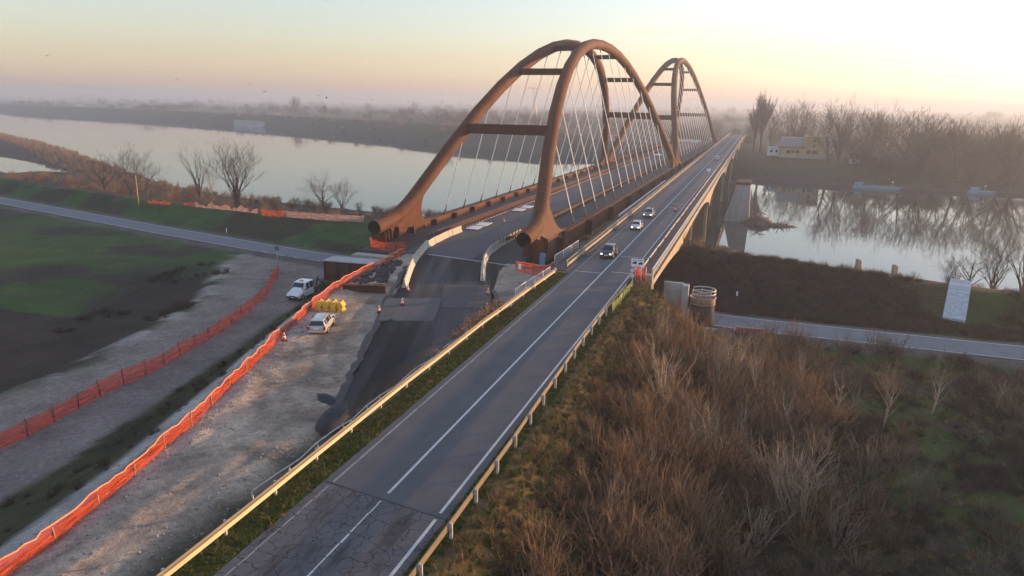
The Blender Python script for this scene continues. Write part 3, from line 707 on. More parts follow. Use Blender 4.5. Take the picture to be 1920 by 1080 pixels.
# ------------------------------------------------------------------ vehicles
def lerp(a, b, t): return a+(b-a)*t
def make_car(name, label, loc, heading, kind, pm, front_lit=False, group=None):
    """heading: rotation about z of a car that points to +Y"""
    e = empty(name, loc, heading, label=label, cat='van' if kind == 'van' else 'car', group=group)
    if kind == 'wagon':   L, Wd, hb, hr = 4.65, 1.75, .88, 1.46; st = [(-2.32,.42,.80,.86,.86,.70),(-2.25,.34,.92,.98,.87,.74),(-2.02,.30,.94,1.40,.875,.60),(-1.5,.24,.93,1.46,.875,.62),(-.2,.24,.92,1.47,.875,.62),(.35,.24,.91,1.42,.875,.60),(1.05,.24,.90,.96,.875,.74),(1.7,.26,.82,.88,.86,.72),(2.2,.32,.66,.72,.80,.66),(2.33,.40,.56,.60,.70,.58)]
    elif kind == 'suv':   L, Wd, hb, hr = 4.5, 1.86, 1.0, 1.66; st = [(-2.2,.5,.95,1.02,.88,.74),(-2.1,.40,1.03,1.12,.92,.76),(-1.75,.34,1.05,1.56,.93,.66),(-1.2,.30,1.04,1.66,.93,.68),(.0,.30,1.03,1.67,.93,.68),(.4,.30,1.02,1.60,.93,.66),(1.0,.30,1.01,1.08,.93,.78),(1.75,.32,.93,1.0,.92,.78),(2.15,.38,.74,.82,.86,.72),(2.26,.46,.62,.68,.78,.64)]
    elif kind == 'small': L, Wd, hb, hr = 3.6, 1.66, .9, 1.5; st = [(-1.75,.42,.80,.88,.78,.64),(-1.68,.32,.92,1.0,.82,.66),(-1.4,.26,.94,1.36,.83,.58),(-.9,.24,.94,1.48,.83,.60),(.1,.24,.93,1.49,.83,.60),(.45,.24,.92,1.38,.83,.58),(.95,.24,.90,.98,.83,.68),(1.4,.26,.80,.88,.82,.66),(1.72,.34,.62,.70,.76,.58),(1.79,.42,.54,.58,.68,.5)]
    else:                 L, Wd, hb, hr = 5.4, 1.98, 1.2, 2.2; st = [(-.9,.40,1.20,2.12,.99,.86),(-.8,.36,1.20,2.20,.99,.86),(.2,.36,1.20,2.22,.99,.86),(.9,.36,1.18,2.14,.99,.84),(1.75,.36,1.14,1.26,.99,.84),(2.35,.38,1.0,1.10,.96,.80),(2.65,.42,.82,.90,.92,.74),(2.72,.5,.62,.68,.88,.7)]
    b = MB(); v = []
    for (y, zb, zm, zr, w1, w2) in st:
        v += [(-w1*.93, y, zb), (-w1, y, (zb+zm)*.5), (-w1*.97, y, zm), (-w2, y, zr-.03), (-w2*.7, y, zr), (w2*.7, y, zr), (w2, y, zr-.03), (w1*.97, y, zm), (w1, y, (zb+zm)*.5), (w1*.93, y, zb)]
    n = len(st); k_ = 10
    b.add(v, [(i*k_+j, i*k_+(j+1) % k_, (i+1)*k_+(j+1) % k_, (i+1)*k_+j) for i in range(n-1) for j in range(k_)]+[list(range(k_)), [(n-1)*k_+j for j in range(k_)][::-1]], smooth=False)
    body = b.build('body', pm, e); md = body.modifiers.new('bevel', 'BEVEL'); md.width = .05; md.segments = 2; md.limit_method = 'ANGLE'; md.angle_limit = R(25)
    # glazing: lies on the upper ring of each cabin station
    cab = [i for i in range(n-1) if (st[i][3]-st[i][2]) > .3 and (st[i+1][3]-st[i+1][2]) > .3]
    def P(i, j, out=.012):
        y, zb, zm, zr, w1, w2 = st[i]; sgn = -1 if j in (2, 3) else 1
        return Vector(v[i*k_+j])+Vector((sgn*out, 0, out*.4))
    for side, (lo, up) in (('l', (2, 3)), ('r', (7, 6))):
        for i in cab:
            q = [P(i, lo), P(i+1, lo), P(i+1, up), P(i, up)]; c_ = sum(q, Vector())/4
            b = MB(); b.add([c_+(p-c_)*.84 for p in q], [(0,1,2,3)]); b.build('side_window', M_GLASS, body)
    def screen(i, j, out, nm):
        q = [Vector(v[i*k_+2]), Vector(v[i*k_+7]), Vector(v[j*k_+6]), Vector(v[j*k_+3])]; c_ = sum(q, Vector())/4
        b = MB(); b.add([c_+(p-c_)*.88+Vector((0, out, .03)) for p in q], [(0,1,2,3)]); b.build(nm, M_GLASS, body)
    last = cab[-1]+1; screen(last+1, last, .05, 'windscreen')
    if kind != 'van': screen(cab[0]-1, cab[0], -.05, 'rear_window')
    wy = {'wagon': (-1.4, 1.35), 'suv': (-1.35, 1.38), 'small': (-1.1, 1.18), 'van': (-1.9, 1.85)}[kind]; wr = .40 if kind in ('van', 'suv') else .32
    for y in wy:
        for s in (-1, 1):
            b = MB(); x = s*(Wd/2-.10)
            b.tube([(x-s*.12, y, wr), (x+s*.10, y, wr)], wr, 14); wh = b.build('wheel', M_RUBBER, e)
            b = MB(); b.tube([(x+s*.08, y, wr), (x+s*.115, y, wr)], wr*.62, 10); b.build('rim', M_CHROME, wh)
    fy, fz, fw_ = st[-1][0], st[-1][2], st[-1][4]; by, bz, bw = st[0][0], st[0][2], st[0][4]
    for s in (-1, 1):
        b = MB(); b.box((s*fw_*.78, st[-2][0]+.05, st[-2][2]-.02), (.26, .18, .12), rz=-s*.25)
        b.build('headlight', M_LAMP if front_lit else M_SIGNW, e)
        if kind != 'van':
            b = MB(); b.box((s*(bw*.86), by+.02, bz-.05), (.22, .16, .30)); b.build('tail_light', M_TAIL, e)
        b = MB(); b.box((s*(Wd/2+.10), st[last][0]+.25, hb+.12), (.2, .12, .16)); b.build('mirror', M_BLACKPL, e)
    b = MB(); b.box((0, fy-.02, st[-1][1]+.06), (fw_*1.9, .14, .24)); b.build('bumper', M_BLACKPL if kind in ('van', 'suv') else pm, e)
    b = MB(); b.box((0, fy+.06, st[-1][1]+.12), (.5, .03, .11)); b.build('number_plate', M_SIGNW, e)
    b = MB(); b.box((0, st[-2][0]+.10, st[-2][2]-.12), (fw_*.9, .1, .14)); b.build('grille', M_BLACKPL, e)
    if kind != 'van':
        b = MB(); b.box((0, by-.01, .48), (bw*1.85, .14, .22)); b.build('rear_bumper', pm, e)
        b = MB(); b.box((0, by-.04, bz-.06), (.5, .03, .11)); b.build('number_plate', M_SIGNW, e)
    if kind == 'wagon':
        for s in (-1, 1): b = MB(); b.bar((s*.56, -1.6, 1.49), (s*.56, .2, 1.50), .04, .04); b.build('roof_rail', M_BLACKPL, body)
    if kind == 'van':
        b = MB(); b.box((0, -1.75, .62), (1.7, 2.0, .2)); b.box((0, -1.75, .80), (1.96, 2.1, .12)); b.build('load_bed', M_DARKMETAL, e)
        for s in (-1, 1): b = MB(); b.box((s*.97, -1.75, 1.03), (.05, 2.1, .36)); b.build('side_board', M_DARKMETAL, e)
        b = MB(); b.box((0, -.98, 1.5), (1.9, .06, .9)); b.build('head_board', M_DARKMETAL, e)
        b = MB(); b.box((0, .4, 2.27), (.5, .14, .09)); b.build('beacon', M_ORANGE, e)
    return e
k = N('lit_headlamp'); k.b.inputs['Emission Color'].default_value = (1, .96, .88, 1); k.b.inputs['Emission Strength'].default_value = .9
M_LAMP = k.set(k.ramp(k.noise(k.coord(), 3), [(.3, (.8,.8,.78)), (.7, (.9,.9,.88))]), .3)
P_DARK = paint('dark_blue_paint', (.022, .026, .036)); P_WHITE = paint('white_car_paint', (.62, .63, .64)); P_SILV = paint('silver_paint', (.24, .25, .26)); P_WAG = paint('pale_silver_paint', (.52, .50, .47)); P_VAN = paint('van_white_paint', (.70, .72, .74))
make_car('suv_car', 'dark sport utility car with lit headlights, nearest on the road bridge', (-1.3, 98.3, .012), math.pi, 'suv', P_DARK, True, 'cars driving on the road bridge')
make_car('small_car', 'small white hatchback driving behind the dark car', (-1.3, 122.6, .012), math.pi, 'small', P_WHITE, True, 'cars driving on the road bridge')
make_car('estate_car', 'grey car following the small white hatchback on the bridge', (-1.4, 137.6, .012), math.pi, 'suv', P_SILV, True, 'cars driving on the road bridge')
make_car('distant_car', 'tiny pale car far along the road bridge near its railing', (2.0, 300, .012), 0, 'small', P_WHITE, False, 'cars driving on the road bridge')
make_car('distant_car', 'tiny dark car at the far end of the road bridge', (-1.4, 520, .012), math.pi, 'suv', P_DARK, True, 'cars driving on the road bridge')
WX, WY = -20.55, 55.7
make_car('station_wagon', 'pale silver station wagon parked on the gravel by the orange net fence', (WX, WY, H(WX, WY)-.02), R(21), 'wagon', P_WAG)
VX, VY = -36.9, 76.0
make_car('pickup_van', 'white crew-cab van with dark load bed on the dirt track', (VX, VY, H(VX, VY)), math.pi+R(3), 'van', P_VAN)

# ------------------------------------------------------------------ worker beside the van
def person(loc, rz, label):
    e = empty('person', loc, rz, label=label, cat='person')
    J = {}; E_ = []; Rr = []
    def j(n, p, r, par=None):
        J[n] = len(Rr); Rr.append((p, r)); 
        if par: E_.append((J[par], J[n]))
    j('pel', (0,0,.93), .15); j('sp', (0,.06,1.12), .145, 'pel'); j('ch', (0,.14,1.33), .165, 'sp'); j('nk', (0,.22,1.50), .06, 'ch'); j('hd', (0,.27,1.60), .085, 'nk'); j('tp', (0,.29,1.71), .075, 'hd')
    for s, n in ((-1,'l'), (1,'r')):
        j('hp'+n, (s*.10,0,.88), .10, 'pel'); j('kn'+n, (s*.13,.06*s,.48), .07, 'hp'+n); j('an'+n, (s*.14,-.04+.08*s,.09), .05, 'kn'+n); j('to'+n, (s*.15,.12+.08*s,.05), .045, 'an'+n)
        j('sh'+n, (s*.19,.15,1.40), .075, 'ch'); j('el'+n, (s*.27,.30,1.18), .052, 'sh'+n); j('wr'+n, (s*.20,.52,1.12), .036, 'el'+n); j('pa'+n, (s*.19,.60,1.11), .034, 'wr'+n)
        for q in range(4): j(f'f{q}'+n, (s*.19+(q-1.5)*.022,.66,1.10), .009, 'pa'+n); j(f'g{q}'+n, (s*.19+(q-1.5)*.022,.685-.006*abs(q-1),1.07), .008, f'f{q}'+n)
        j('t'+n, (s*.19-s*.045,.62,1.10), .010, 'pa'+n)
    me = bpy.data.meshes.new('body'); me.from_pydata([p for p, r in Rr], E_, []); o = bpy.data.objects.new('body', me); COL.objects.link(o); o.parent = e
    sk = o.modifiers.new('skin', 'SKIN')
    for i, (p, r) in enumerate(Rr): me.skin_vertices[0].data[i].radius = (r, r)
    me.skin_vertices[0].data[0].use_root = True
    o.modifiers.new('sub', 'SUBSURF').levels = 1; o.modifiers['sub'].render_levels = 1
    me.materials.append(simple('work_clothes', (.025, .028, .035), .9))
    b = MB(); b.lathe([(.09,1.60),(.105,1.66),(.10,1.73),(.06,1.77),(.01,1.785)], 12, (0,.285,0)); b.build('helmet', M_DARKMETAL, e)
    return e
person((-38.1, 80.6, H(-38.1, 80.6)), R(-70), 'worker in dark clothes leaning towards rods behind the white van')
e = empty('steel_rods', (-38.0, 81.3, H(-38, 81.3)), R(-12), label='bundle of thin dark rods beside the worker in dark clothes', cat='rods')
for q in range(5): b = MB(); b.tube([(-.6, .05*q, .9+.03*q), (4.2, .06*q+.1, .8)], .025, 5); b.build('rod', M_DARKMETAL, e)
for q in (.2, 3.4): b = MB(); b.box((q, .15, .42), (.08, .5, .86)); b.build('trestle', M_DARKMETAL, e)

# ------------------------------------------------------------------ barriers, cones, site things
def jersey_mesh():
    b = MB(); pr = [(-.31,0),(-.31,.10),(-.14,.38),(-.09,1.0),(.09,1.0),(.14,.38),(.31,.10),(.31,0)]
    b.prism([(a, z) for a, z in pr], 0, 1, 'x'); return b
def curve_pts(pts, n):
    P = np.array(pts, float); L = np.r_[0, np.cumsum(np.hypot(*np.diff(P, axis=0).T))]; t = np.linspace(0, L[-1], n+1)
    return [(float(np.interp(q, L, P[:,0])), float(np.interp(q, L, P[:,1]))) for q in t]
ordn = ['first', 'second', 'third', 'fourth', 'fifth', 'sixth', 'seventh', 'eighth', 'ninth', 'tenth', 'eleventh', 'twelfth', 'thirteenth', 'fourteenth']
jm = None
for pts, n, row in (([(-20.6,72.8),(-23.25,79.1),(-26.2,86.4),(-28.4,93.2),(-29.9,99.1),(-30.5,104.1),(-30.6,109),(-30.5,113.5)], 11, 'long curved'), ([(-13.55,80.2),(-15.8,86.2),(-17.85,92.15),(-19.1,97.6),(-19.75,102.9),(-19.9,107.7),(-19.85,114.5)], 9, 'short')):
    Q = curve_pts(pts, n)
    for i in range(n):
        (x0, y0), (x1, y1) = Q[i], Q[i+1]; L = math.hypot(x1-x0, y1-y0)-.06
        z = min(float(zt((y0+y1)/2))+.26, DZ+.32) if y0 < 96 else DZ+.06
        if y0 < 92: z = float(zt((y0+y1)/2))+.25
        b = MB(); pr = [(-.31,0),(-.31,.12),(-.15,.40),(-.09,1.08),(.09,1.08),(.15,.40),(.31,.12),(.31,0)]
        nn = len(pr); vv = [(0, a, q) for a, q in pr]+[(L, a, q) for a, q in pr]
        b.add(vv, [list(range(nn))[::-1], list(range(nn, 2*nn))]+[(k2, (k2+1) % nn, nn+(k2+1) % nn, nn+k2) for k2 in range(nn)])
        o = b.build('jersey_barrier', M_JERSEY, bevel=.02); o.location = (x0, y0, z-.02); o.rotation_euler = (rnd.uniform(-.015,.015), 0, math.atan2(y1-y0, x1-x0)+rnd.uniform(-.02,.02))
        tag(o, f'cream concrete barrier, {ordn[i]} from the near end of the {row} row', 'barrier', f'concrete barriers in the {row} row')
        for q in (.25*L, .75*L):
            b = MB(); b.box((q, 0, 1.10), (.14, .10, .09)); b.build('lifting_eye', M_DARKMETAL, o)
# traffic cones
def cone(x, y, z, label):
    e = empty('traffic_cone', (x, y, z), rnd.uniform(0, 3), label=label, cat='cone', group='traffic cones on the building site')
    b = MB(); b.box((0,0,.03), (.5,.5,.06)); b.build('base', M_RUBBER, e)
    for r1, z1, r2, z2, mt, nm in ((.20,.06,.155,.26,M_ORANGE,'cone_body'),(.155,.26,.115,.44,M_SIGNW,'white_band'),(.115,.44,.08,.60,M_ORANGE,'cone_body'),(.08,.60,.06,.70,M_SIGNW,'white_band'),(.06,.70,.03,.82,M_ORANGE,'cone_body')):
        b = MB(); b.lathe([(r1, z1), (r2, z2)], 12); b.build(nm, mt, e)
for x, y, lab in ((-19.4,71.4,'orange and white cone at the near end of the long curved barrier row'),(-17,65.4,'orange and white cone alone on the light asphalt patch'),(-18.2,62.5,'orange and white cone on the gravel edge of the fresh asphalt'),(-10.3,73.6,'orange and white cone on the dark square asphalt patch'),(-8.0,67.2,'orange and white cone by the dry reeds at the guardrail')):
    cone(x, y, float(zt(y))+(.28 if x > -18 else .05 if x < -18 and y < 64 else .24), lab)
cone(-21.5, 51.1, H(-21.5, 51.1), 'orange cone behind the parked station wagon beside the net fence')
cone(-27.0, 126, DZ+.06, 'small cone standing alone on the bridge deck past the white panels')
# yellow blocks
for i in range(4):
    x, y = -24.25+i*.72, 60.9+i*.22; b = MB()
    pr = [(-.30,0),(-.34,.10),(-.18,.30),(-.36,.62),(-.12,1.0),(0,1.08),(.12,1.0),(.36,.62),(.18,.30),(.34,.10),(.30,0)]
    b.prism(pr, -.52, .52, 'y'); o = b.build('crash_cushion', M_YEL, bevel=.04); o.location = (x, y, H(x, y)); o.rotation_euler = (0, 0, R(14)); 
    tag(o, ['yellow plastic barrier block against the orange net, leftmost of four', 'second yellow plastic barrier block from the orange net', 'third yellow plastic barrier block from the orange net', 'yellow plastic barrier block farthest from the orange net, rightmost of four'][i], 'barrier', 'yellow barrier blocks in a row')
    b = MB(); b.box((0,0,1.09), (.12,.3,.06)); b.build('filler_cap', M_BLACKPL, o)
# brown beam with planks, brown box girder end
e = empty('steel_beam', (-24.1, 69.6, float(zt(69))-.1), R(15), label='dark brown steel beam lying on the gravel with splintered planks on top', cat='beam')
b = MB(); b.box((0,0,.08), (5.0,.5,.12)); b.box((0,0,.5), (5.0,.1,.8)); b.box((0,0,.9), (5.0,.5,.12)); b.build('beam', M_CORTEN2, e)
for q in range(9): b = MB(); b.box((1.5+rnd.uniform(-.7,.8), .2+rnd.uniform(-.2,.2), 1.0+.03*q), (rnd.uniform(.7,1.3),.12,.04), rz=rnd.uniform(-.9,.9), ry=rnd.uniform(-.15,.15)); b.build('plank', M_WOOD, e)
GZ0 = H(-38, 83.5)
e = empty('box_girder', (-39.2, 84.4, GZ0), R(4), label='dark brown steel box girder segment behind the net fence by the worker', cat='girder')
b = MB(); b.box((4.0,0,1.45), (8.0,.1,2.7)); b.box((4.0,2.4,1.45), (8.0,.1,2.7)); b.box((4.0,1.2,.1), (8.2,2.9,.12)); b.build('web', M_CORTEN2, e)
b = MB(); b.box((4.1,1.2,2.86), (8.4,2.9,.14)); b.build('top_slab', M_CONC_GREY, e)
for q in (.06, 2.0, 4.0, 6.0): b = MB(); b.box((q,-.2,1.45), (.1,.4,2.6)); b.build('stiffener', M_CORTEN2, e)
b = MB(); b.box((-.09,1.2,1.45), (.08,.12,2.7)); b.build('end_post', M_WHITE, e)
# spoil heap of dark broken asphalt next to the box girder
def rock(r, seed):
    bm = bmesh.new(); bmesh.ops.create_icosphere(bm, subdivisions=1, radius=r); q = random.Random(seed)
    for v_ in bm.verts: v_.co *= q.uniform(.65, 1.15); v_.co.z *= .7
    me = bpy.data.meshes.new('rock'); bm.to_mesh(me); bm.free(); return me
# ------------------------------------------------------------------ scattering (things nobody could count)
PROT = {}
def protos(key, meshes):
    c = bpy.data.collections.new('proto_'+key)
    for i, me in enumerate(meshes):
        o = bpy.data.objects.new(f'{key}_{i:02d}', me); c.objects.link(o)
    PROT[key] = (c, len(meshes)); return c
def scatter(name, key, pts, scales, label, cat, tilt=.12, seed=1, kind='stuff', aniso=None):
    c, n = PROT[key]; q = np.random.RandomState(seed); N_ = len(pts)
    me = bpy.data.meshes.new(name); me.vertices.add(N_); me.vertices.foreach_set('co', np.asarray(pts, np.float32).ravel())
    a = me.attributes.new('rot', 'FLOAT_VECTOR', 'POINT'); a.data.foreach_set('vector', np.c_[q.normal(0, tilt, N_), q.normal(0, tilt, N_), q.uniform(0, 6.28, N_)].astype(np.float32).ravel())
    a = me.attributes.new('scl', 'FLOAT', 'POINT'); a.data.foreach_set('value', np.asarray(scales, np.float32))
    a = me.attributes.new('idx', 'INT', 'POINT'); a.data.foreach_set('value', q.randint(0, n, N_).astype(np.int32))
    o = bpy.data.objects.new(name, me); COL.objects.link(o)
    g = bpy.data.node_groups.new('scatter_'+name, 'GeometryNodeTree'); g.interface.new_socket('Geometry', in_out='INPUT', socket_type='NodeSocketGeometry'); g.interface.new_socket('Geometry', in_out='OUTPUT', socket_type='NodeSocketGeometry')
    gi = g.nodes.new('NodeGroupInput'); go = g.nodes.new('NodeGroupOutput'); ip = g.nodes.new('GeometryNodeInstanceOnPoints'); ci = g.nodes.new('GeometryNodeCollectionInfo')
    ci.inputs['Collection'].default_value = c; ci.inputs['Separate Children'].default_value = True; ci.inputs['Reset Children'].default_value = True
    ip.inputs['Pick Instance'].default_value = True
    def na(nm, typ):
        x = g.nodes.new('GeometryNodeInputNamedAttribute'); x.data_type = typ; x.inputs[0].default_value = nm; return x.outputs[0]
    g.links.new(gi.outputs[0], ip.inputs['Points']); g.links.new(ci.outputs[0], ip.inputs['Instance'])
    g.links.new(na('idx', 'INT'), ip.inputs['Instance Index']); g.links.new(na('rot', 'FLOAT_VECTOR'), ip.inputs['Rotation']); g.links.new(na('scl', 'FLOAT'), ip.inputs['Scale'])
    g.links.new(ip.outputs[0], go.inputs[0]); mo = o.modifiers.new('scatter', 'NODES'); mo.node_group = g
    tag(o, label, cat, kind=kind); return o
def withmat(b, name, mat):
    me = b.mesh(name); me.materials.append(mat); return me
def branchy(b, p, d, L, r, lvl, q, spread, up, nseg=3, kids=(3, 3, 2), sides=(5, 4, 3, 3), lenf=.62, tmin=.012):
    pts = [p]; rad = [r]; c = Vector(p); dd = Vector(d).normalized()
    for i in range(nseg):
        dd = (dd+Vector((q.gauss(0,.12), q.gauss(0,.12), q.gauss(0,.08)+up*.10))).normalized(); c = c+dd*(L/nseg); pts.append(c.copy()); rad.append(max(r*(1-.75*(i+1)/nseg), r*.22))
    b[min(lvl, len(b)-1)].tube(pts, rad, sides[min(lvl, 3)], caps=False)
    if lvl < len(kids):
        n = kids[lvl]
        for i in range(n):
            t = q.uniform(.35, 1.0) if i < n-1 else 1.; f = t*nseg; a = min(int(f), nseg-1); pp = pts[a].lerp(pts[a+1], f-a)
            ax = Vector((q.gauss(0,1), q.gauss(0,1), q.gauss(0,.5))); ax = (ax-dd*ax.dot(dd)).normalized()
            nd = (dd*(1-spread*.55)+ax*spread+Vector((0,0,up*.25))).normalized()
            branchy(b, pp, nd, L*lenf*q.uniform(.75, 1.15), max(r*.5*(1-.4*t), tmin), lvl+1, q, spread, up, nseg, kids, sides, lenf, tmin)
# tree prototypes -> (trunk mesh, crown mesh)
def tree_proto(seed, h, r, spread, up, trunk_frac, kids, lean=0, fork=1, twig=.017):
    q = random.Random(seed); tb, cb = MB(), MB(); B_ = [tb, tb, cb, cb, cb]
    for f in range(fork):
        a = q.uniform(0, 6.28); d = Vector((math.cos(a)*(.25 if fork > 1 else lean), math.sin(a)*(.25 if fork > 1 else lean), 1)).normalized()
        p = Vector((0,0,-.3)); pts = [p]; rad = [r]; c = p.copy(); n = 5; L = h*trunk_frac
        for i in range(n):
            d = (d+Vector((q.gauss(0,.06), q.gauss(0,.06), .1))).normalized(); c = c+d*(L/n); pts.append(c.copy()); rad.append(r*(1-.45*(i+1)/n))
        tb.tube(pts, rad, 7)
        nb = kids[0]
        for i in range(nb):
            t = .35+.65*i/max(1, nb-1) if nb > 1 else 1; ff = t*n; a_ = min(int(ff), n-1); pp = pts[a_].lerp(pts[a_+1], ff-a_)
            az = i*2.4+q.uniform(-.4,.4); sd_ = Vector((math.cos(az), math.sin(az), 0)); dd = (sd_*spread+Vector((0,0,up))).normalized()
            branchy(B_, pp, dd, h*(1-trunk_frac)*(1.15-.45*t)*q.uniform(.8,1.1)*.75, r*.42, 1, q, spread*.75, up*.5, 3, (0,)+tuple(kids[1:]), (6,5,3,3), .62, twig)
        branchy(B_, pts[-1], d, h*(1-trunk_frac)*.62, r*.5, 1, q, spread*.75, up*.5, 3, (0,)+tuple(kids[1:]), (6,5,3,3), .62, twig)
    tm = withmat(tb, 'trunk', M_BARK); cm = withmat(cb, 'crown', M_TWIG); return tm, cm
TP = {
 'broad': tree_proto(1, 10, .30, .75, .75, .35, (8,4,4,3)), 'broad2': tree_proto(2, 10, .28, .8, .7, .30, (9,4,4,3)),
 'vase': tree_proto(3, 10, .22, .55, 1.0, .25, (5,4,4,3), fork=3), 'vase2': tree_proto(9, 10, .22, .6, .9, .22, (6,4,4,3), fork=2),
 'forked': tree_proto(5, 10, .25, .45, 1.0, .38, (3,3,3,2), fork=2), 'poplar': tree_proto(6, 10, .22, .20, 1.0, .55, (28,5,4,2)),
 'slim': tree_proto(7, 10, .14, .40, .9, .5, (9,3,3,2)), 'slim2': tree_proto(8, 10, .13, .45, .9, .45, (9,3,3,2), lean=.1)}
for kk, a_ in {'broad': (61, 10, .30, .75, .75, .30, (9,4,4,3)), 'broad2': (62, 10, .28, .8, .7, .28, (10,4,4,3)), 'vase': (63, 10, .22, .55, 1.0, .25, (6,4,4,3)), 'vase2': (69, 10, .22, .6, .9, .22, (7,4,4,3)), 'slim': (67, 10, .16, .40, .9, .5, (9,4,4,2)), 'slim2': (68, 10, .15, .45, .9, .45, (9,4,4,2)), 'poplar': (71, 10, .22, .20, 1.0, .55, (28,5,4,2)), 'forked': (65, 10, .25, .45, 1.0, .38, (4,4,4,3))}.items():
    TP['far_'+kk] = tree_proto(*a_, fork=3 if kk == 'vase' else 2 if kk in ('vase2', 'forked') else 1, twig=.025)
def tree(x, y, h, kind, label, z=None, group=None, wide=1., rz=None, name='bare_tree', cat='tree'):
    e = empty(name, (x, y, H(x, y) if z is None else z), rnd.uniform(0, 6.28) if rz is None else rz, label=label, cat=cat, group=group); s = h/10; e.scale = (s*wide, s*wide, s)
    for nm, me in zip(('trunk', 'crown'), TP[('far_' if y > 300 else '')+kind]):
        o = bpy.data.objects.new(nm, me); COL.objects.link(o); o.parent = e
    return e
# trees on the near bank, behind the levee
for x, y, top, kd, wd, lab in ((-181.5,175,4.5,'broad',1.,'dark bare tree behind the levee, leftmost of the clump by the wooden pole'),(-172.5,177,5.3,'vase2',.8,'dark bare tree standing in the middle of the clump by the wooden pole'),(-164.5,175,3.6,'broad2',.8,'bare tree just behind the ochre wooden pole'),
   (-148,180,6.0,'forked',1.0,'sparse forked tree with pale broken trunk on the near bank'),(-141,178,2.6,'slim2',1.1,'thin leaning bare tree beside the forked pale trunk'),(-130,175,6.6,'vase',1.15,'round-crowned bare willow on the near bank, left of the arches'),(-106,185,.6,'broad2',1.1,'small twisted bare tree on the near bank close to the arch foot'),(-99,184,-2.2,'vase2',.9,'low bare tree at the water beside the twisted one')):
    z = H(x, y); tree(x, y, top-z, kd, lab, z, 'bare trees on the near river bank', wd)
for x, y, top, kd, wd, lab in ((54,150,-5.6,'vase2',.9,'low bare willow behind the white concrete ramp'),(57.5,151,-3.6,'broad',.9,'dark bare tree at the river just right of the white ramp'),(61.5,151,-3.0,'vase',1.,'bare tree at the river, second from the white ramp'),(66,150,-1.5,'forked',1.1,'tall bare tree at the right picture edge by the river')):
    z = H(x, y); tree(x, y, top-z, kd, lab, z, 'bare trees by the ramp', wd)
# far right bank
fr = [(18.5,480,29,'poplar',1.0,'tall columnar poplar at the far end of the road bridge'),(14,486,22,'poplar',1.0,'shorter columnar poplar against the tall one'),(25.2,500,20.5,'slim',1.2,'slender bare tree right of the tall poplar'),(38.3,505,24,'vase',.95,'lone spreading bare tree behind the yellow house'),
 (46.7,482,16,'slim2',1.3,'small bare tree above the roof of the yellow house'),(54,430,24,'broad',.9,'big bare tree right of the yellow house'),(58.5,425,23,'vase2',.8,'many-stemmed bare tree next to the big one by the yellow house'),(66,432,18.5,'broad2',.9,'bare tree third to the right of the yellow house'),(73.7,430,19,'vase',.8,'bare tree behind the parked white caravan'),
 (79,418,20.5,'vase2',.9,'bare tree right of the parked white caravan'),(86,405,21.5,'broad',1.,'large bare tree above the blue pontoon end'),(93.5,400,18,'vase',1.,'bare tree standing right of the large one over the pontoon'),(100,392,17,'broad2',1.,'bare far-bank tree about midway from pontoon to picture edge'),(106,386,16.2,'slim',1.5,'slender far-bank tree above the small moored boat'),
 (111,378,16.6,'vase2',1.,'bare far-bank tree just right of the small moored boat'),(118,366,13.5,'broad',1.,'last far-bank bare tree at the right picture edge'),(34,470,10,'slim2',1.5,'low bushy tree left of the yellow house by the road'),(126,372,14.5,'vase',1.1,'far-bank tree cut by the right picture edge')]
for x, y, top, kd, wd, lab in fr:
    z = H(x, y); tree(x, y, top-z, kd, lab, z, 'trees on the far right bank', wd, name='poplar_tree' if kd == 'poplar' else 'bare_tree')
M_STONE = simple('pale_stone', (0.2550, 0.2400, 0.2250), .9, 0, .35, 4)
M_SLIP = simple('pale_slab', (.40,.44,.47), .8, 0, .25, 2, .2, world=True)
# ------------------------------------------------------------------ undergrowth
def shrub_mesh(seed, n, h, sp, mat, r=.014, sub=4, bend=.18):
    q = random.Random(seed); b = MB()
    for i in range(n):
        a = q.uniform(0, 6.28); t = q.uniform(0, 1)**.7; d = Vector((math.cos(a)*sp*t, math.sin(a)*sp*t, 1)).normalized(); L = h*q.uniform(.55, 1.05)
        p = Vector((math.cos(a)*.35*t*h*.3, math.sin(a)*.35*t*h*.3, -.15)); pts = [p]; c = p.copy()
        for s_ in range(3): d = (d+Vector((q.gauss(0,bend), q.gauss(0,bend), .05))).normalized(); c = c+d*(L/3); pts.append(c.copy())
        b.tube(pts, [r*1.3, r, r*.8, r*.35], 3, caps=False)
        for k2 in range(sub):
            f = q.uniform(.3, .95)*3; j = min(int(f), 2); pp = pts[j].lerp(pts[j+1], f-j); dd = (d+Vector((q.gauss(0,.5), q.gauss(0,.5), q.uniform(0,.5)))).normalized(); l2 = L*q.uniform(.2, .42)
            b.tube([pp, pp+dd*l2*.5, pp+(dd+Vector((q.gauss(0,.25), q.gauss(0,.25), .15))).normalized()*l2], [r*.7, r*.5, r*.25], 3, caps=False)
    return withmat(b, 'shrub', mat)
protos('shrub_red', [shrub_mesh(s, 26, 3.0+.2*(s % 3), .55+.12*(s % 4), M_SHRUB, .026, 4) for s in (1,2,3,5,6)]+[shrub_mesh(s, 20, 3.4, .6, M_REED, .026, 3) for s in (4,)])
protos('pale_fan', [shrub_mesh(s, 20, 5.4, .5+.2*(s % 3), M_PALE, .034, 5, .09) for s in (51,52,53,54)])
protos('shrub_grey', [shrub_mesh(s, 24, 3.2, .5+.15*(s % 3), M_SHRUB2, .026, 4) for s in (11,12,13,14)])
protos('bramble', [shrub_mesh(s, 60, 1.3, 1.6, M_BRAMB, .012, 3, .4) for s in (21,22,23)])
protos('reed', [shrub_mesh(s, 45, 2.2, .28, M_REED, .016, 0, .08) for s in (31,32)])
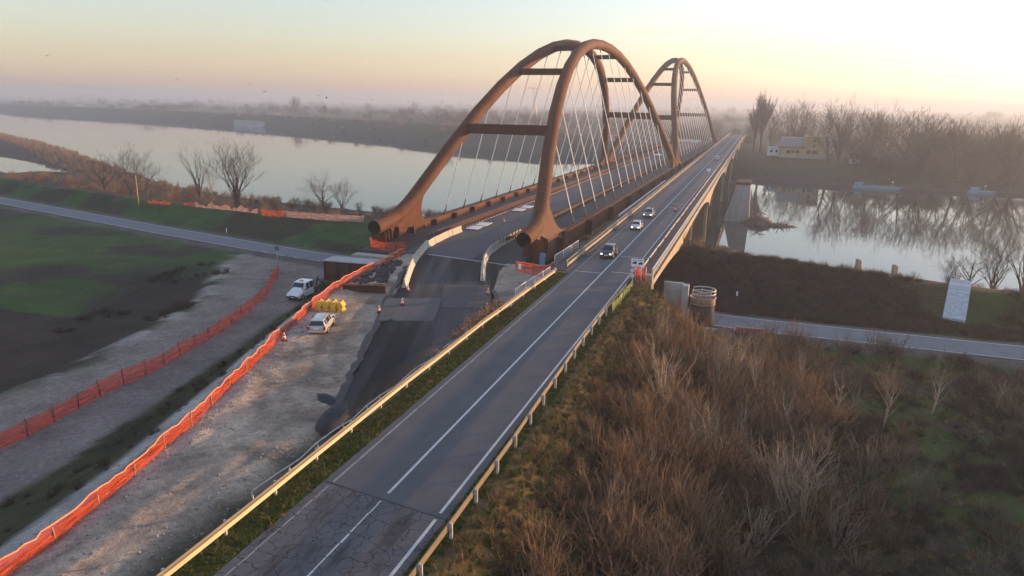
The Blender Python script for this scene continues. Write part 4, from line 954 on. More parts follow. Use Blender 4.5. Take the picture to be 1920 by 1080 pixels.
protos('thicket', [shrub_mesh(s, 40, 4.0, .8, M_SHRUB, .035, 4) for s in (41,42)]+[shrub_mesh(43, 40, 4.2, .7, M_SHRUB2, .035, 4)])
protos('far_bush', [TP['far_broad'][1], TP['far_vase'][1], TP['far_broad2'][1], TP['far_vase2'][1]])
def blade_mesh(seed, n, h, mat, wd=.02, sp=.5):
    q = random.Random(seed); b = MB()
    for i in range(n):
        a = q.uniform(0, 6.28); rr_ = q.uniform(0, .16); p = Vector((math.cos(a)*rr_, math.sin(a)*rr_, -.03)); L = h*q.uniform(.5, 1.1); o = Vector((q.gauss(0,sp), q.gauss(0,sp), 1)).normalized(); s_ = Vector((-math.sin(a), math.cos(a), 0))*wd
        m_ = p+o*L*.55; t_ = p+o*L*.9+Vector((o.x, o.y, 0))*L*.35
        b.add([p-s_, p+s_, m_+s_*.7, m_-s_*.7, t_], [(0,1,2,3), (3,2,4)])
    return withmat(b, 'tuft', mat)
protos('grass', [blade_mesh(s, 26, .22, M_GRASSB) for s in (1,2,3)]+[blade_mesh(4, 20, .26, M_DRYGR)])
protos('rough_grass', [blade_mesh(s, 30, .5, M_DRYGR, .025, .7) for s in (5,6,8)]+[blade_mesh(9, 26, .6, M_REED, .022, .7)]+[blade_mesh(7, 30, .35, M_GRASSB, .025, .7)])
pm = [rock(.12, s) for s in range(4)]
for me in pm: me.materials.append(M_STONE)
protos('stone', pm)
Q = np.random.RandomState(5)
def drop(x, y, dz=0): return np.stack([x, y, height(x, y)+dz], -1)
def field(n, x0, x1, y0, y1, f, seed):
    q = np.random.RandomState(seed); x = q.uniform(x0, x1, n); y = q.uniform(y0, y1, n); p = f(x, y); k2 = q.uniform(0, 1, n) < p; return x[k2], y[k2]
nz = lambda x, y, sc, sd: fbm(x, y, sc, sd)+.5
# embankment brush
def inbrush(x, y): return (x > 5.4) & (y < lev(x)-3.6) & ~((x > 9.5) & (x < 17.5) & (y > 79)) & ~((x < 9.5) & (y > 75))
x, y = field(1900, 5.5, 34, 8, 88, lambda x, y: inbrush(x, y)*np.clip(1.3-(x-8)/17, .03, 1)*(.35+.9*sm(.4, .6, nz(x, y, 7, 11))), 3)
scatter('brushwood', 'shrub_red', drop(x, y), Q.uniform(.45, 1.15, len(x))*(.26+.74*sm(5.4, 11, x)), 'tangled russet brushwood covering the slope below the road', 'brushwood', seed=3)
x, y = field(900, 9, 48, 10, 88, lambda x, y: inbrush(x, y)*sm(.42, .62, nz(x, y, 9, 17))*np.where(x > 26, .35, .8), 4)
scatter('grey_brushwood', 'shrub_grey', drop(x, y), Q.uniform(.5, 1.25, len(x)), 'grey leafless brush mixed through the russet slope', 'brushwood', seed=4)
x, y = field(3200, 5.4, 62, 8, 88, lambda x, y: inbrush(x, y)*(.25+.75*sm(.4, .6, nz(x, y, 6, 19))), 5)
scatter('brambles', 'bramble', drop(x, y), Q.uniform(.5, 1.3, len(x))*(.35+.65*sm(5.4, 9, x)), 'low dead brambles and weeds on the ground below the road', 'brambles', seed=5, tilt=.3)
x, y = field(240, 10, 27, 26, 74, lambda x, y: inbrush(x, y)*(sm(.52, .62, nz(x, y, 8, 27))*.5), 41)
scatter('pale_brushwood', 'pale_fan', drop(x, y), np.random.RandomState(9).uniform(.55, 1.1, len(x)), 'tall pale fanning stems rising out of the russet brush', 'brushwood', seed=41)
# levee slope and floodplain thickets
def levslope(x, y): return (y > lev(x)+4.5) & (y < np.maximum(cre(x), lev(x)+8)+2)
x, y = field(5200, 4, 66, 96, 128, lambda x, y: levslope(x, y)*(x < 62-.0*y)*np.where(x > 40, .55*(np.hypot(x-45, y-108) > 6), .95), 6)
scatter('levee_scrub', 'bramble', drop(x, y), Q.uniform(.45, 1.0, len(x)), 'dark scrub covering the levee slope beyond the far road', 'scrub', seed=6, tilt=.3)
x, y = field(2200, -260, 90, 122, 215, lambda x, y: (y > cre(x)+3)*(np.minimum(pdist(x, y, RIV), pdist(x, y, INL)) > 1)*(.15+.85*sm(.42, .6, nz(x, y, 14, 23)))*np.where(x > 0, .45, 1.), 7)
zb = drop(x, y); sc_ = Q.uniform(.5, 1.1, len(x)); sc_ = np.where(x > 0, sc_*.6, sc_*.72)
scatter('floodplain_thicket', 'thicket', zb, sc_, 'brown leafless thicket on the floodplain behind the levee', 'thicket', seed=7)
x, y = field(9000, -660, -180, 200, 500, lambda x, y: ((pdist(x, y, RIV) > 1) & (pdist(x, y, RIV) < 26) & ~farside(x, y))*.9, 8)
scatter('reed_bed', 'reed', drop(x, y), Q.uniform(.9, 1.5, len(x)), 'tawny reed bed on the narrow spit in the river', 'reeds', seed=8)
# slope between site and track, field corner scrub
x, y = field(1500, -52, -13, 10, 92, lambda x, y: ((x > trackR(y)+.8) & (x < fenceX(y)-2.6))*(.2+.6*sm(.45, .6, nz(x, y, 4, 29))), 9)
scatter('bank_weeds', 'bramble', drop(x, y), Q.uniform(.2, .6, len(x)), 'dark weeds on the bank between building site and dirt track', 'weeds', seed=9, tilt=.4)
x, y = field(900, -70, -42, 58, 96, lambda x, y: ((x < fieldE(y)+.5) & (x > fieldE(y)-15))*sm(.42, .58, nz(x, y, 6, 33)), 10)
scatter('field_scrub', 'bramble', drop(x, y), Q.uniform(.4, .9, len(x)), 'dark scrub patch at the corner of the green field', 'scrub', seed=10, tilt=.3)
# grass
x, y = field(7000, -5.9, -4.05, 12, 87, lambda x, y: np.ones_like(x)*.95, 12)
scatter('verge_grass', 'grass', drop(x, y), Q.uniform(.5, 1.2, len(x)), 'mossy green grass verge along the ochre guardrail', 'grass', seed=12)
x, y = field(2600, 4.0, 5.0, 12, 86, lambda x, y: np.ones_like(x)*.9, 13)
scatter('shoulder_grass', 'grass', drop(x, y), Q.uniform(.5, 1.3, len(x)), 'dark green grass strip under the guardrail above the shrub slope', 'grass', seed=13)
x, y = field(10000, 4.9, 20, 12, 88, lambda x, y: inbrush(x, y)*sm(15, 5, x)+.9*((x < 10) & (y > 70) & (y < 86)), 14)
scatter('slope_grass', 'rough_grass', drop(x, y), Q.uniform(.6, 1.4, len(x)), 'yellowing rough grass on the upper slope below the road sign', 'grass', seed=14, tilt=.3)
x, y = field(6000, 20, 50, 14, 86, lambda x, y: (y < lev(x)-3.6)*(.25+.7*sm(.42, .6, nz(x, y, 5, 37))), 17)
scatter('meadow_grass', 'rough_grass', drop(x, y), Q.uniform(.6, 1.3, len(x)), 'tufted grass and weeds at the foot of the slope by the far road', 'grass', seed=17, tilt=.3)
# stones on the site
x, y = field(8000, -24, -6.6, 14, 62, lambda x, y: ((x > fenceX(y)-3) & (x < -6.6))*(.07+.9*np.exp(-((x-fenceX(y)-.6)/1.1)**2)+.7*np.exp(-((x+8.6)/.9)**2)*(y < 34)), 15)
scatter('gravel', 'stone', drop(x, y), Q.uniform(.25, 1.1, len(x)), 'loose pale stones along the edges of the building site', 'gravel', seed=15, tilt=1.)
x, y = field(700, -31, -24, 73, 88, lambda x, y: (x > fenceX(y)+.3)*(x < np.interp(y, [73, 92], [-23.6, -30])), 16)
pts_ = drop(x, y, .1)
for me in [rock(.2, s) for s in range(10, 13)]: me.materials.append(M_PATCHD); pm.append(me)
protos('clod', pm[4:]); scatter('asphalt_rubble', 'clod', pts_, Q.uniform(.5, 1.8, len(x)), 'heap of broken black asphalt beside the curved barrier row', 'rubble', seed=16, tilt=1.)
# dry reed tufts behind the guardrail
def reed_clump(seed, h):
    q = random.Random(seed); b = MB(); t = MB()
    for i in range(22):
        a = q.uniform(0, 6.28); p = Vector((math.cos(a)*.3*q.random(), math.sin(a)*.3*q.random(), -.1)); d = Vector((q.gauss(0,.16), q.gauss(0,.16), 1)).normalized(); L = h*q.uniform(.6, 1.1); e_ = p+d*L
        b.tube([p, p+d*L*.5, e_], [.02, .017, .012], 3, caps=False); pl = e_+Vector((q.gauss(0,.12), q.gauss(0,.12), .10)); t.tube([e_, e_.lerp(pl, .5), pl], [.03, .07, .015], 4, caps=False)
    return withmat(b, 'stems', M_REED), withmat(t, 'plumes', M_PLUME)
RC = [reed_clump(s, 1.5) for s in (1,2,3)]
spots = [(-6.35,66.6,1.1),(-6.4,65.6,1.2),(-6.5,64.7,1.0),(-6.35,63.8,1.2),(-6.5,62.9,1.1),(-6.4,62.0,1.2),(-6.5,61.0,1.15),(-6.45,60.1,1.25),(-6.4,59.2,1.0),(-6.5,58.2,1.2),(-6.45,56.9,1.1),(-6.5,55.8,.95),(-6.45,52.2,.7),(-6.45,50.9,.75),(-6.5,47.6,.6),(-6.55,46.8,.5),(-6.6,43.3,.5),(-6.75,67.8,1.0)]
for i, (x, y, s) in enumerate(spots):
    e = empty('reed_clump', (x, y, H(x, y)), rnd.uniform(0, 6), label='clump of dry plumed reeds behind the ochre guardrail', cat='reeds', group='dry reed clumps along the guardrail'); e.scale = (s, s, s)
    for nm, me in zip(('stems', 'plumes'), RC[i % 3]): o = bpy.data.objects.new(nm, me); COL.objects.link(o); o.parent = e; o['kind'] = 'stuff'
# pale saplings standing in the brush
for me in (TP['slim'][0], TP['slim2'][0]): me.materials[0] = M_PALE
for me in (TP['slim'][1], TP['slim2'][1]): me.materials[0] = M_SHRUB2
for i, (x, y, h, kd, lab) in enumerate([(16.1,66.5,7.2,'slim','pale sapling in the brush below the round tank'),(19.8,68,7.8,'slim2','pale sapling in the brush near the red strip on the far road'),(18.3,59,6.8,'slim','pale sapling in the middle of the dense brush'),(21.6,61.4,6.4,'slim2','slightly leaning pale sapling at the edge of the dense brush'),(26.3,66.6,7.4,'slim','first of the pale saplings in the row before the far road'),(27.3,65.9,6.8,'slim2','pale sapling close beside the first of the row'),
    (30.6,67.1,7.4,'slim2','tall lone pale sapling in the row before the far road'),(35.5,72,6.2,'slim','thin sapling near the far road below the white ramp'),(42.0,76.5,4.6,'slim2','short pale sapling at the right end of the row'),(8.8,80.3,3.6,'slim','small sapling on the grassy slope below the road sign'),(13.8,74.5,6.0,'slim','pale sapling left of the round tank'),(23.5,73.5,6.6,'slim','sapling standing right at the shoulder of the far road'),(15,52,5.6,'slim2','pale branching sapling low in the russet brush'),(12.5,45,4.8,'slim','sapling rising from the nearest russet brush')]):
    tree(x, y, h, kd, lab, None, 'pale saplings in the brush', 1.15, name='sapling', cat='sapling')
# ------------------------------------------------------------------ woods that read as one mass
x, y = field(260, 26, 330, 366, 620, lambda x, y: (pdist(x, y, RIV) > 6)*(~((x > 26) & (x < 62) & (y < 470)))*(y < 390+.9*np.abs(x-90)+130), 21)
sc_ = np.random.RandomState(2).uniform(.9, 1.9, len(x)); scatter('far_wood', 'far_bush', drop(x, y, -1.5*sc_), sc_, 'hazy leafless riverside wood on the far right bank', 'wood', seed=21)
x, y = field(300, 60, 300, 364, 470, lambda x, y: (pdist(x, y, RIV) > 3)*(y < 420+.3*x), 26)
sc_ = np.random.RandomState(6).uniform(.4, .95, len(x)); scatter('far_bank_scrub', 'far_bush', drop(x, y, -2.2*sc_), sc_, 'grey scrub along the far right bank below the tall trees', 'scrub', seed=26)
x, y = field(2200, -1900, 10, 560, 1500, lambda x, y: ((pdist(x, y, RIV) > 50) & farside(x, y))*sm(.46, .58, nz(x, y, 130, 51))*.8, 22)
sc_ = np.random.RandomState(3).uniform(.8, 2.0, len(x)); scatter('plain_copses', 'far_bush', drop(x, y, -1.5*sc_), sc_, 'blue-grey leafless copses on the hazy plain across the river', 'copses', seed=22)
x, y = field(700, -4200, 2500, 1300, 4200, lambda x, y: sm(.5, .62, nz(x, y, 300, 53))*((pdist(x, y, RIV) > 60) & farside(x, y)), 23)
sc_ = np.random.RandomState(4).uniform(1.4, 3.2, len(x)); scatter('horizon_woods', 'far_bush', drop(x, y, -1.5*sc_), sc_, 'dim tree lines on the misty horizon', 'woods', seed=23)
x, y = field(260, -40, 10, 430, 900, lambda x, y: (pdist(x, y, RIV) > 6)*((x < -8-.02*y) | (x > 8))*(y > 500), 24)
sc_ = np.random.RandomState(5).uniform(.6, 1.3, len(x)); scatter('roadside_wood', 'far_bush', drop(x, y, -1.5*sc_), sc_, 'grey bushes flanking the road beyond the bridges', 'bushes', seed=24)
x, y = field(1500, -900, -30, 380, 900, lambda x, y: ((pdist(x, y, RIV) > 1) & (pdist(x, y, RIV) < 34) & farside(x, y))*.9, 25)
scatter('far_bank_thicket', 'thicket', drop(x, y), np.random.RandomState(6).uniform(.6, 1.5, len(x)), 'dark brush lining the far river bank under the levee', 'brush', seed=25)
for i, (x, y, top, kd, wd, lab) in enumerate([(-1339,1300,19,'broad',1.,'hazy round tree on the plain, far left above the river'),(-1127,1250,23,'broad2',1.1,'large hazy round tree on the plain left of the small house'),(-797,1060,18,'broad',1.2,'broad hazy tree close to the small pink-lit house'),(-701,1010,25,'vase',.7,'tall hazy tree right beside the small pink-lit house'),(-640,1000,14,'poplar',1.,'slender hazy tree right of the small pink-lit house'),(-503,905,19,'broad2',1.,'hazy tree above the far river bank, left of the arch'),(-420,860,14,'vase2',1.2,'many-stemmed hazy tree near the arch on the far bank'),(-352,800,15,'broad',1.,'hazy bare tree touching the left arch outline'),(-300,760,10,'vase',1.2,'hazy bare tree near the brick house behind the arch')]):
    z = H(x, y); tree(x, y, top-z, kd, lab, z, 'hazy trees across the river', wd)
x, y = field(360, 95, 150, 20, 215, lambda x, y: (x-95 > .0)*(y < 40+1.25*(x-45)+60), 27)  # unseen wood, assumed here and added so its shade falls on the low ground
scatter('shade_wood', 'far_bush', drop(x, y, -1.), np.random.RandomState(8).uniform(1.0, 1.5, len(x)), 'assumed bare wood out of view to the right, added to shade the low ground', 'wood', seed=27)

# ------------------------------------------------------------------ fences
def netfence(name, label, pts, h, mat, step, zf, band=None, droop=.12, postmat=None, group=None, lean=0., keep_posts=True):
    P = curve_pts(pts, max(2, int(round(sum(math.dist(pts[i], pts[i+1]) for i in range(len(pts)-1))/step)))); q = random.Random(len(label))
    o0 = P[0]; e = empty(name, (o0[0], o0[1], 0), 0, label=label, cat='fence', group=group)
    tops = []
    for i, (x, y) in enumerate(P):
        z = zf(x, y); hh = h*q.uniform(.9, 1.08); dx, dy = q.gauss(0, .06)+lean, q.gauss(0, .06)
        tops.append((x-o0[0], y-o0[1], z, hh, dx, dy))
    for i, (x, y, z, hh, dx, dy) in enumerate(tops):
        if keep_posts: b = MB(); b.tube([(x, y, z-.25), (x+dx, y+dy, z+hh+.12)], .042, 5); b.build('post', postmat or M_DARKMETAL, e)
    K = 6; M_ = 4; b = MB(); v = []; cols_ = 0; bandv = []
    for i in range(len(tops)-1):
        for k2 in range(K if i < len(tops)-2 else K+1):
            t = k2/K; a, c_ = tops[i], tops[i+1]; x = lerp(a[0], c_[0], t); y = lerp(a[1], c_[1], t); z = zf(x+o0[0], y+o0[1]); hh = lerp(a[3], c_[3], t)-droop*math.sin(math.pi*t)*q.uniform(.5, 1.5); dx = lerp(a[4], c_[4], t); dy = lerp(a[5], c_[5], t)
            for m_ in range(M_+1):
                f = m_/M_; w_ = .07*math.sin(q.uniform(0, 6.28)) if 0 < m_ else 0
                v.append((x+dx*f+w_, y+dy*f+w_*.6, z+.02+hh*f))
            bandv.append(v[-1]); cols_ += 1
    b.add(v, [(i*(M_+1)+j, (i+1)*(M_+1)+j, (i+1)*(M_+1)+j+1, i*(M_+1)+j+1) for i in range(cols_-1) for j in range(M_)], smooth=True); b.build('net', mat, e, fixn=False)
    if band: b = MB(); b.tube(bandv, .045, 5); b.build('top_band', band, e)
    return e
zg = lambda x, y: H(x, y)
netfence('net_fence', 'bright orange net fence with pale top band along the building site edge', list(zip(FX[1:], FY[1:])), 1.05, M_NET, 3.2, zg, M_ROPE, .1, M_WOOD)
netfence('net_fence', 'dark red net fence curving along the dirt track', list(zip(TFX[1:-1], TFY[1:-1]))[::-1][::-1]+[(-54.6,94.2)], 1.45, M_NET2, 2.6, zg, None, .12)
netfence('net_fence', 'bright red torn net on the levee crest, nearest the wooden pole', [(-117.2,129.6),(-113.5,129.3),(-109.5,128.9)], 1.2, M_NET, 2.0, zg, None, .5, group='torn nets on the levee crest')
netfence('net_fence', 'short red end of the sagging net on the levee crest', [(-105.8,128.9),(-102.6,128.8)], .9, M_NET, 1.6, zg, None, .2, group='torn nets on the levee crest')
netfence('net_fence', 'pale pink sagging net on the levee crest, peaked over its posts', [(-102.4,128.7),(-97,128.3),(-90,127.0),(-83,125.8)], 1.5, M_NETP, 5.0, zg, None, 1.0, group='torn nets on the levee crest')
netfence('net_fence', 'small bright red net bundle between the pink nets on the crest', [(-81.6,125.0),(-75.2,124.7)], 1.5, M_NET, 3., zg, None, .2, group='torn nets on the levee crest')
netfence('net_fence', 'long pale pink net on the levee crest ending at the arch foot', [(-75,124.7),(-66,124.6),(-56.5,124.7)], 1.4, M_NETP, 3., zg, None, .12, group='torn nets on the levee crest')
zp = lambda x, y: -1.35
netfence('net_fence', 'glowing red net wrapped below the left arch foot pipe', [(-38.6,96.2),(-37.2,94.2),(-35.4,93.6),(-33.4,93.9),(-31.8,95.2)], 1.9, M_NET, 1.6, lambda x, y: -1.5, None, .1)
netfence('net_fence', 'orange net with white notice in front of the right arch foot', [(-11.9,88.4),(-9.6,87.3),(-7.4,86.7),(-7.0,89.5)], 1.45, M_NET2, 1.6, lambda x, y: float(zt(y)), M_ROPE, .08)
netfence('net_fence', 'green netting strip along the kerb below the round signs', [(4.75,70.5),(4.8,76),(4.95,81.5)], 1.0, M_NETG, 2.2, lambda x, y: H(x, y), None, .06, M_GALV2)
netfence('net_fence', 'red net screen hanging under the white information board', [(4.75,84.7),(5.3,84.8),(5.95,84.8)], 2.0, M_NET2, .7, lambda x, y: -.15, None, .03, M_GALV2)
o = MB(); o.box((0,0,0), (.5,.03,.7)); nb = o.build('notice_board', M_SIGNW); nb.location = (-11.2, 87.85, -.15+float(zt(88))+1.0); nb.rotation_euler = (0,0,R(-25)); tag(nb, 'small white notice on the orange net by the right arch foot', 'notice')
# galvanised site panels
def panel_row(pts, z, labels, h=1.15):
    for i in range(len(pts)-1):
        (x0, y0), (x1, y1) = pts[i], pts[i+1]; L = math.hypot(x1-x0, y1-y0)-.08
        e = empty('fence_panel', (x0, y0, z(y0)), math.atan2(y1-y0, x1-x0), label=labels[i], cat='fence panel', group='galvanised site fence panels')
        for zz in (.12, h): b = MB(); b.tube([(0,0,zz), (L,0,zz)], .035, 6); b.build('rail', M_WHITE, e)
        for xx in (0, L): b = MB(); b.tube([(xx,0,0), (xx,0,h)], .035, 6); b.build('post', M_WHITE, e)
        b = MB(); [b.tube([(xx,0,.12), (xx,0,h)], .016, 4) for xx in np.arange(.35, L, .35)]; b.build('bars', M_WHITE, e)['kind'] = 'stuff'
        for xx in (.2, L-.2): b = MB(); b.box((xx,0,.03), (.12,.6,.06)); b.build('foot', M_CONC_GREY, e)
panel_row([(-6.75,72.8),(-6.72,76.6),(-6.7,80.2),(-6.65,83.6),(-6.6,86.6)], lambda y: float(zt(y))+.12, ['galvanised panel, nearest of the row along the guardrail end','second galvanised panel along the guardrail end','third galvanised panel along the guardrail end','galvanised panel next to the orange net corner'], 1.3)
panel_row([(-7.4,91.5),(-7.2,95.5),(-7.1,99.5),(-7.0,103.5)], lambda y: -.55, ['galvanised panel in front of the right arch foot','middle galvanised panel beside the right arch foot','far galvanised panel against the rusty girder'], 1.5)
b = MB(); b.box((-.0,0,-.9), (1.4,24,.3)); o = b.build('service_ledge', M_PATH); o.location = (-7.35, 99.0, .2); tag(o, 'narrow concrete ledge between the rusty girder and the road bridge', 'ledge')
# blue tarpaulin sign by the foot
e = empty('blue_sign', (-9.1, 91.3, float(zt(91))), R(-20), label='faded blue panel leaning beside the right arch foot', cat='sign')
b = MB(); b.box((0,0,1.2), (.9,.05,2.1), rx=-.1); b.build('sheet', M_SIGNB, e); b = MB(); b.tube([(0,.1,0), (0,.2,2.0)], .03, 5); b.build('post', M_GALV2, e)
# ------------------------------------------------------------------ information board and round signs
e = empty('information_board', (4.95, 84.3, H(4.95, 84.3)), R(-3), label='white information board with two dark vehicle symbols on posts by the bridge end', cat='sign')
g0 = -H(4.95, 84.3)
for xx in (-.55, .55): b = MB(); b.tube([(xx,.05,0), (xx,.05,g0+2.95)], .035, 6); b.build('post', M_GALV2, e)
b = MB(); b.box((0,0,g0+2.45), (1.55,.04,.98)); bd = b.build('board', M_SIGNW, e)
def flat(parent, name, polys, mat):
    b = MB()
    for pl in polys: n = len(pl); b.add([(a, -.026, c_) for a, c_ in pl], [list(range(n))])
    return b.build(name, mat, parent, fixn=False)
def rect(a, c_, w_, h_): return [(a, c_), (a+w_, c_), (a+w_, c_+h_), (a, c_+h_)]
zc = g0+2.45
flat(bd, 'vehicle_symbol', [[(-.62,zc-.14),(-.62,zc+.02),(-.54,zc+.02),(-.52,zc+.10),(-.44,zc+.10),(-.44,zc+.14),(-.10,zc+.14),(-.10,zc-.14)], rect(-.56,zc-.19,.10,.05), rect(-.26,zc-.19,.10,.05)], M_SIGNK)
flat(bd, 'vehicle_symbol', [[(.10,zc-.17),(.10,zc-.02),(.18,zc-.02),(.20,zc+.06),(.28,zc+.06),(.28,zc+.10),(.62,zc+.10),(.62,zc-.17)], rect(.16,zc-.22,.10,.05), rect(.46,zc-.22,.10,.05)], M_SIGNK)
flat(bd, 'lettering', [rect(-.60+.085*i, zc+.26, .06, .10) for i in range(7)]+[rect(.06+.085*i, zc+.26, .06, .10) for i in range(7)]+[rect(-.22+.08*i, zc-.40, .05, .08) for i in range(3)]+[rect(.10, zc-.42, .12, .10)], M_SIGNB)
def round_sign(z, label, text=None):
    e = empty('round_sign', (4.42, 84.15, H(4.42, 84.15)), R(-3), label=label, cat='sign'); h0 = -H(4.42, 84.15)+z
    b = MB(); b.tube([(0,.06,0), (0,.06,h0+.25)], .03, 6); b.build('post', M_GALV2, e)
    b = MB(); b.tube([(0,.02,h0), (0,-.01,h0)], .30, 20); dk = b.build('rim', M_SIGNR, e); b = MB(); b.tube([(0,-.011,h0), (0,-.016,h0)], .245, 20); b.build('face', M_SIGNW, e)
    if text:
        fc = bpy.data.curves.new('digits', 'FONT'); fc.body = text; fc.size = .34; fc.align_x = 'CENTER'; fc.align_y = 'CENTER'; fc.extrude = .003; fc.materials.append(M_SIGNK); t_ = bpy.data.objects.new('digits_curve', fc); COL.objects.link(t_); dm = bpy.data.meshes.new_from_object(t_.evaluated_get(bpy.context.evaluated_depsgraph_get())); bpy.data.objects.remove(t_); o = bpy.data.objects.new('digits', dm); COL.objects.link(o); o.parent = e; o.location = (0,-.022,h0); o.rotation_euler = (R(90),0,0)
    else:
        b = MB()
        for a in (-.17, -.06, .05): b.add([(a,-.02,h0-.04),(a+.09,-.02,h0-.04),(a+.09,-.02,h0+.05),(a,-.02,h0+.05)], [(0,1,2,3)])
        b.build('symbol', M_SIGNK, e, fixn=False)
round_sign(1.50, 'round white sign reading 10 with red rim below the information board', '10'); round_sign(.86, 'round white sign with a dark bar symbol below the number sign')
e = empty('warning_triangle', (2.6, 147, .012), 0, label='red and white warning triangle standing in the lane on the road bridge', cat='sign')
b = MB(); b.prism([(-.55,.25),(.55,.25),(0,1.2)], -.02, .02, 'y'); b.build('plate', M_SIGNR, e); b = MB(); b.prism([(-.30,.40),(.30,.40),(0,.92)], -.035, -.021, 'y'); b.build('face', M_SIGNW, e); b = MB(); b.box((0,.2,.14), (.7,.5,.28)); b.build('stand', M_DARKMETAL, e)
e = empty('road_board', (3.2, 234, .012), 0, label='pale triangular board standing on the far road bridge lane', cat='sign'); b = MB(); b.prism([(-.8,1.8),(.8,1.8),(0,.5)], -.03, .03, 'y'); b.build('plate', M_SIGNW, e); b = MB(); b.tube([(0,.06,0),(0,.06,1.2)], .04, 5); b.build('post', M_GALV2, e)
e = empty('road_mirror', (-60.1, 101.3, H(-60.1, 101.3)), 0, label='small round traffic sign seen from behind at the track junction', cat='sign'); b = MB(); b.tube([(0,0,0),(0,0,2.2)], .04, 6); b.build('post', M_GALV2, e); b = MB(); b.tube([(0,-.03,2.1),(0,.03,2.1)], .42, 16); b.build('disc', M_DARKMETAL, e)
e = empty('marker_post', (-84.5, 117.2, H(-84.5, 117.2)), 0, label='short black and white marker post at the gravel lay-by on the levee road', cat='post'); b = MB(); b.box((0,0,.5), (.25,.12,1.1)); b.build('stake', M_BLACKPL, e); b = MB(); b.box((.2,0,.55), (.14,.1,.9)); b.build('reflector', M_SIGNW, e)
e = empty('marker_stake', (16.6, 97.2, H(16.6, 97.2)), 0, label='thin white stake on the levee slope beside the round tank', cat='post'); b = MB(); b.box((0,0,1.2), (.1,.1,2.6)); b.build('stake', M_DARKMETAL, e); b = MB(); b.box((0,0,2.6), (.22,.1,.6)); b.build('tip', M_SIGNW, e)

# ------------------------------------------------------------------ pump tank by the levee road
TZ = -6.3
e = empty('pump_tank', (12.6, 90.2, TZ), 0, label='round dark tank with rust band and bent handrail beside concrete walls', cat='tank')
b = MB(); b.lathe([(1.52,0),(1.52,3.0)], 26); b.build('drum', simple('tar_wall', (.030,.027,.029), .85, 0, .35, 2, world=True, stretch=(3,3,.3)), e)
b = MB(); b.lathe([(1.56,3.0),(1.56,3.75),(1.40,3.75),(1.38,3.3)], 26); b.build('rust_band', simple('rust_band', (.30,.19,.12), .85, 0, .3, 2), e); b = MB(); b.tube([(1.6*math.cos(a), 1.6*math.sin(a), 3.78) for a in np.linspace(0, 6.28, 27)], .08, 5); b.lathe([(1.59,2.95),(1.59,3.06)], 26); b.build('rim', M_CONC, e)
for zz in (4.3, 4.75): b = MB(); b.tube([(1.5*math.cos(a), 1.5*math.sin(a), zz) for a in np.linspace(-2.6, 2.6, 18)], .075, 5); b.build('handrail', M_GALV2, e)
for a in np.linspace(-2.6, 2.6, 7): b = MB(); b.tube([(1.5*math.cos(a), 1.5*math.sin(a), 3.8), (1.5*math.cos(a), 1.5*math.sin(a), 4.75)], .035, 5); b.build('stanchion', M_GALV2, e)
b = MB(); b.box((-2.15,-.7,2.2), (.75,1.4,6.2)); b.build('pillar', M_CONC_GREY, e, bevel=.03); b = MB(); b.box((-3.75,.2,3.3), (2.4,.5,4.0)); b.build('wall', M_CONC_GREY, e, bevel=.03); b = MB(); b.box((0,0,.05), (4.2,4.2,.3)); b.build('plinth', M_CONC, e)
b = MB(); b.bar((-4.9,.2,5.45), (-1.4,.1,5.45), .06, .06); b.build('wall_handrail', M_DARKMETAL, e)
# white ramp on the levee
b = MB(); nst = 22; P0, P1 = Vector((43.7,102.6,-6.15)), Vector((46.5,113.6,-2.75)); dr = (P1-P0); lat = Vector((dr.y, -dr.x, 0)).normalized()
e = empty('slipway', P0, 0, label='pale ribbed concrete ramp laid on the levee slope', cat='ramp')
for i in range(nst):
    a = dr*(i/nst); c_ = dr*((i+.93)/nst); b = MB(); v = []
    for q in (a, c_):
        for s in (-1.3, 1.3):
            for dz in (-.5, .34+.03*(i % 3)): p = q+lat*s; pc = P0+q; v.append((p.x, p.y, max(p.z, H(pc.x, pc.y)-P0.z)+dz))
    b.add(v, [(0,1,3,2),(4,6,7,5),(0,4,5,1),(2,3,7,6),(1,5,7,3),(0,2,6,4)]); b.build('slab', M_SLIP, e)

netfence('net_fence', 'scrap of orange net on the crest above the pale ramp', [(45.9,114.3),(46.5,114.5)], 1.1, M_NET, .6, lambda x, y: -2.95, None, .5)
for x, y, lab, t in ((36.5,140,'wooden mooring pile behind the levee, the taller of two',-5.6),(42.6,140.4,'shorter wooden mooring pile, the one nearer the white ramp',-6.2)):
    b = MB(); b.tube([(0,0,-14),(0,.0,t)], [.42,.38], 9); b.tube([(.5,.1,-14),(.45,.1,t-.25)], [.3,.27], 8); o = b.build('mooring_pile', M_WOOD); o.location = (x, y, 0); tag(o, lab, 'pile', 'mooring piles')
# red strip and pole
b = MB(); b.box((0,0,.35), (3.6,.3,.7)); b.box((0,.4,.1), (3.9,1.0,.2)); o = b.build('plastic_barrier', simple('faded_red_plastic', (.42,.14,.10), .7)); o.location = (18.7, 88.3, H(18.7, 88.3)); o.rotation_euler = (0,0,.06); tag(o, 'faded red plastic barrier lying beside the far road under the brush', 'barrier')
b = MB(); b.tube([(0,0,-.5),(.05,0,3.5),(.1,.0,7.2)], [.15,.13,.10], 8); o = b.build('wooden_pole', simple('ochre_pole', (.42,.27,.09), .8)); o.location = (-119.5,129.2,H(-119.5,129.2)); tag(o, 'leaning ochre wooden pole on the levee crest', 'pole')
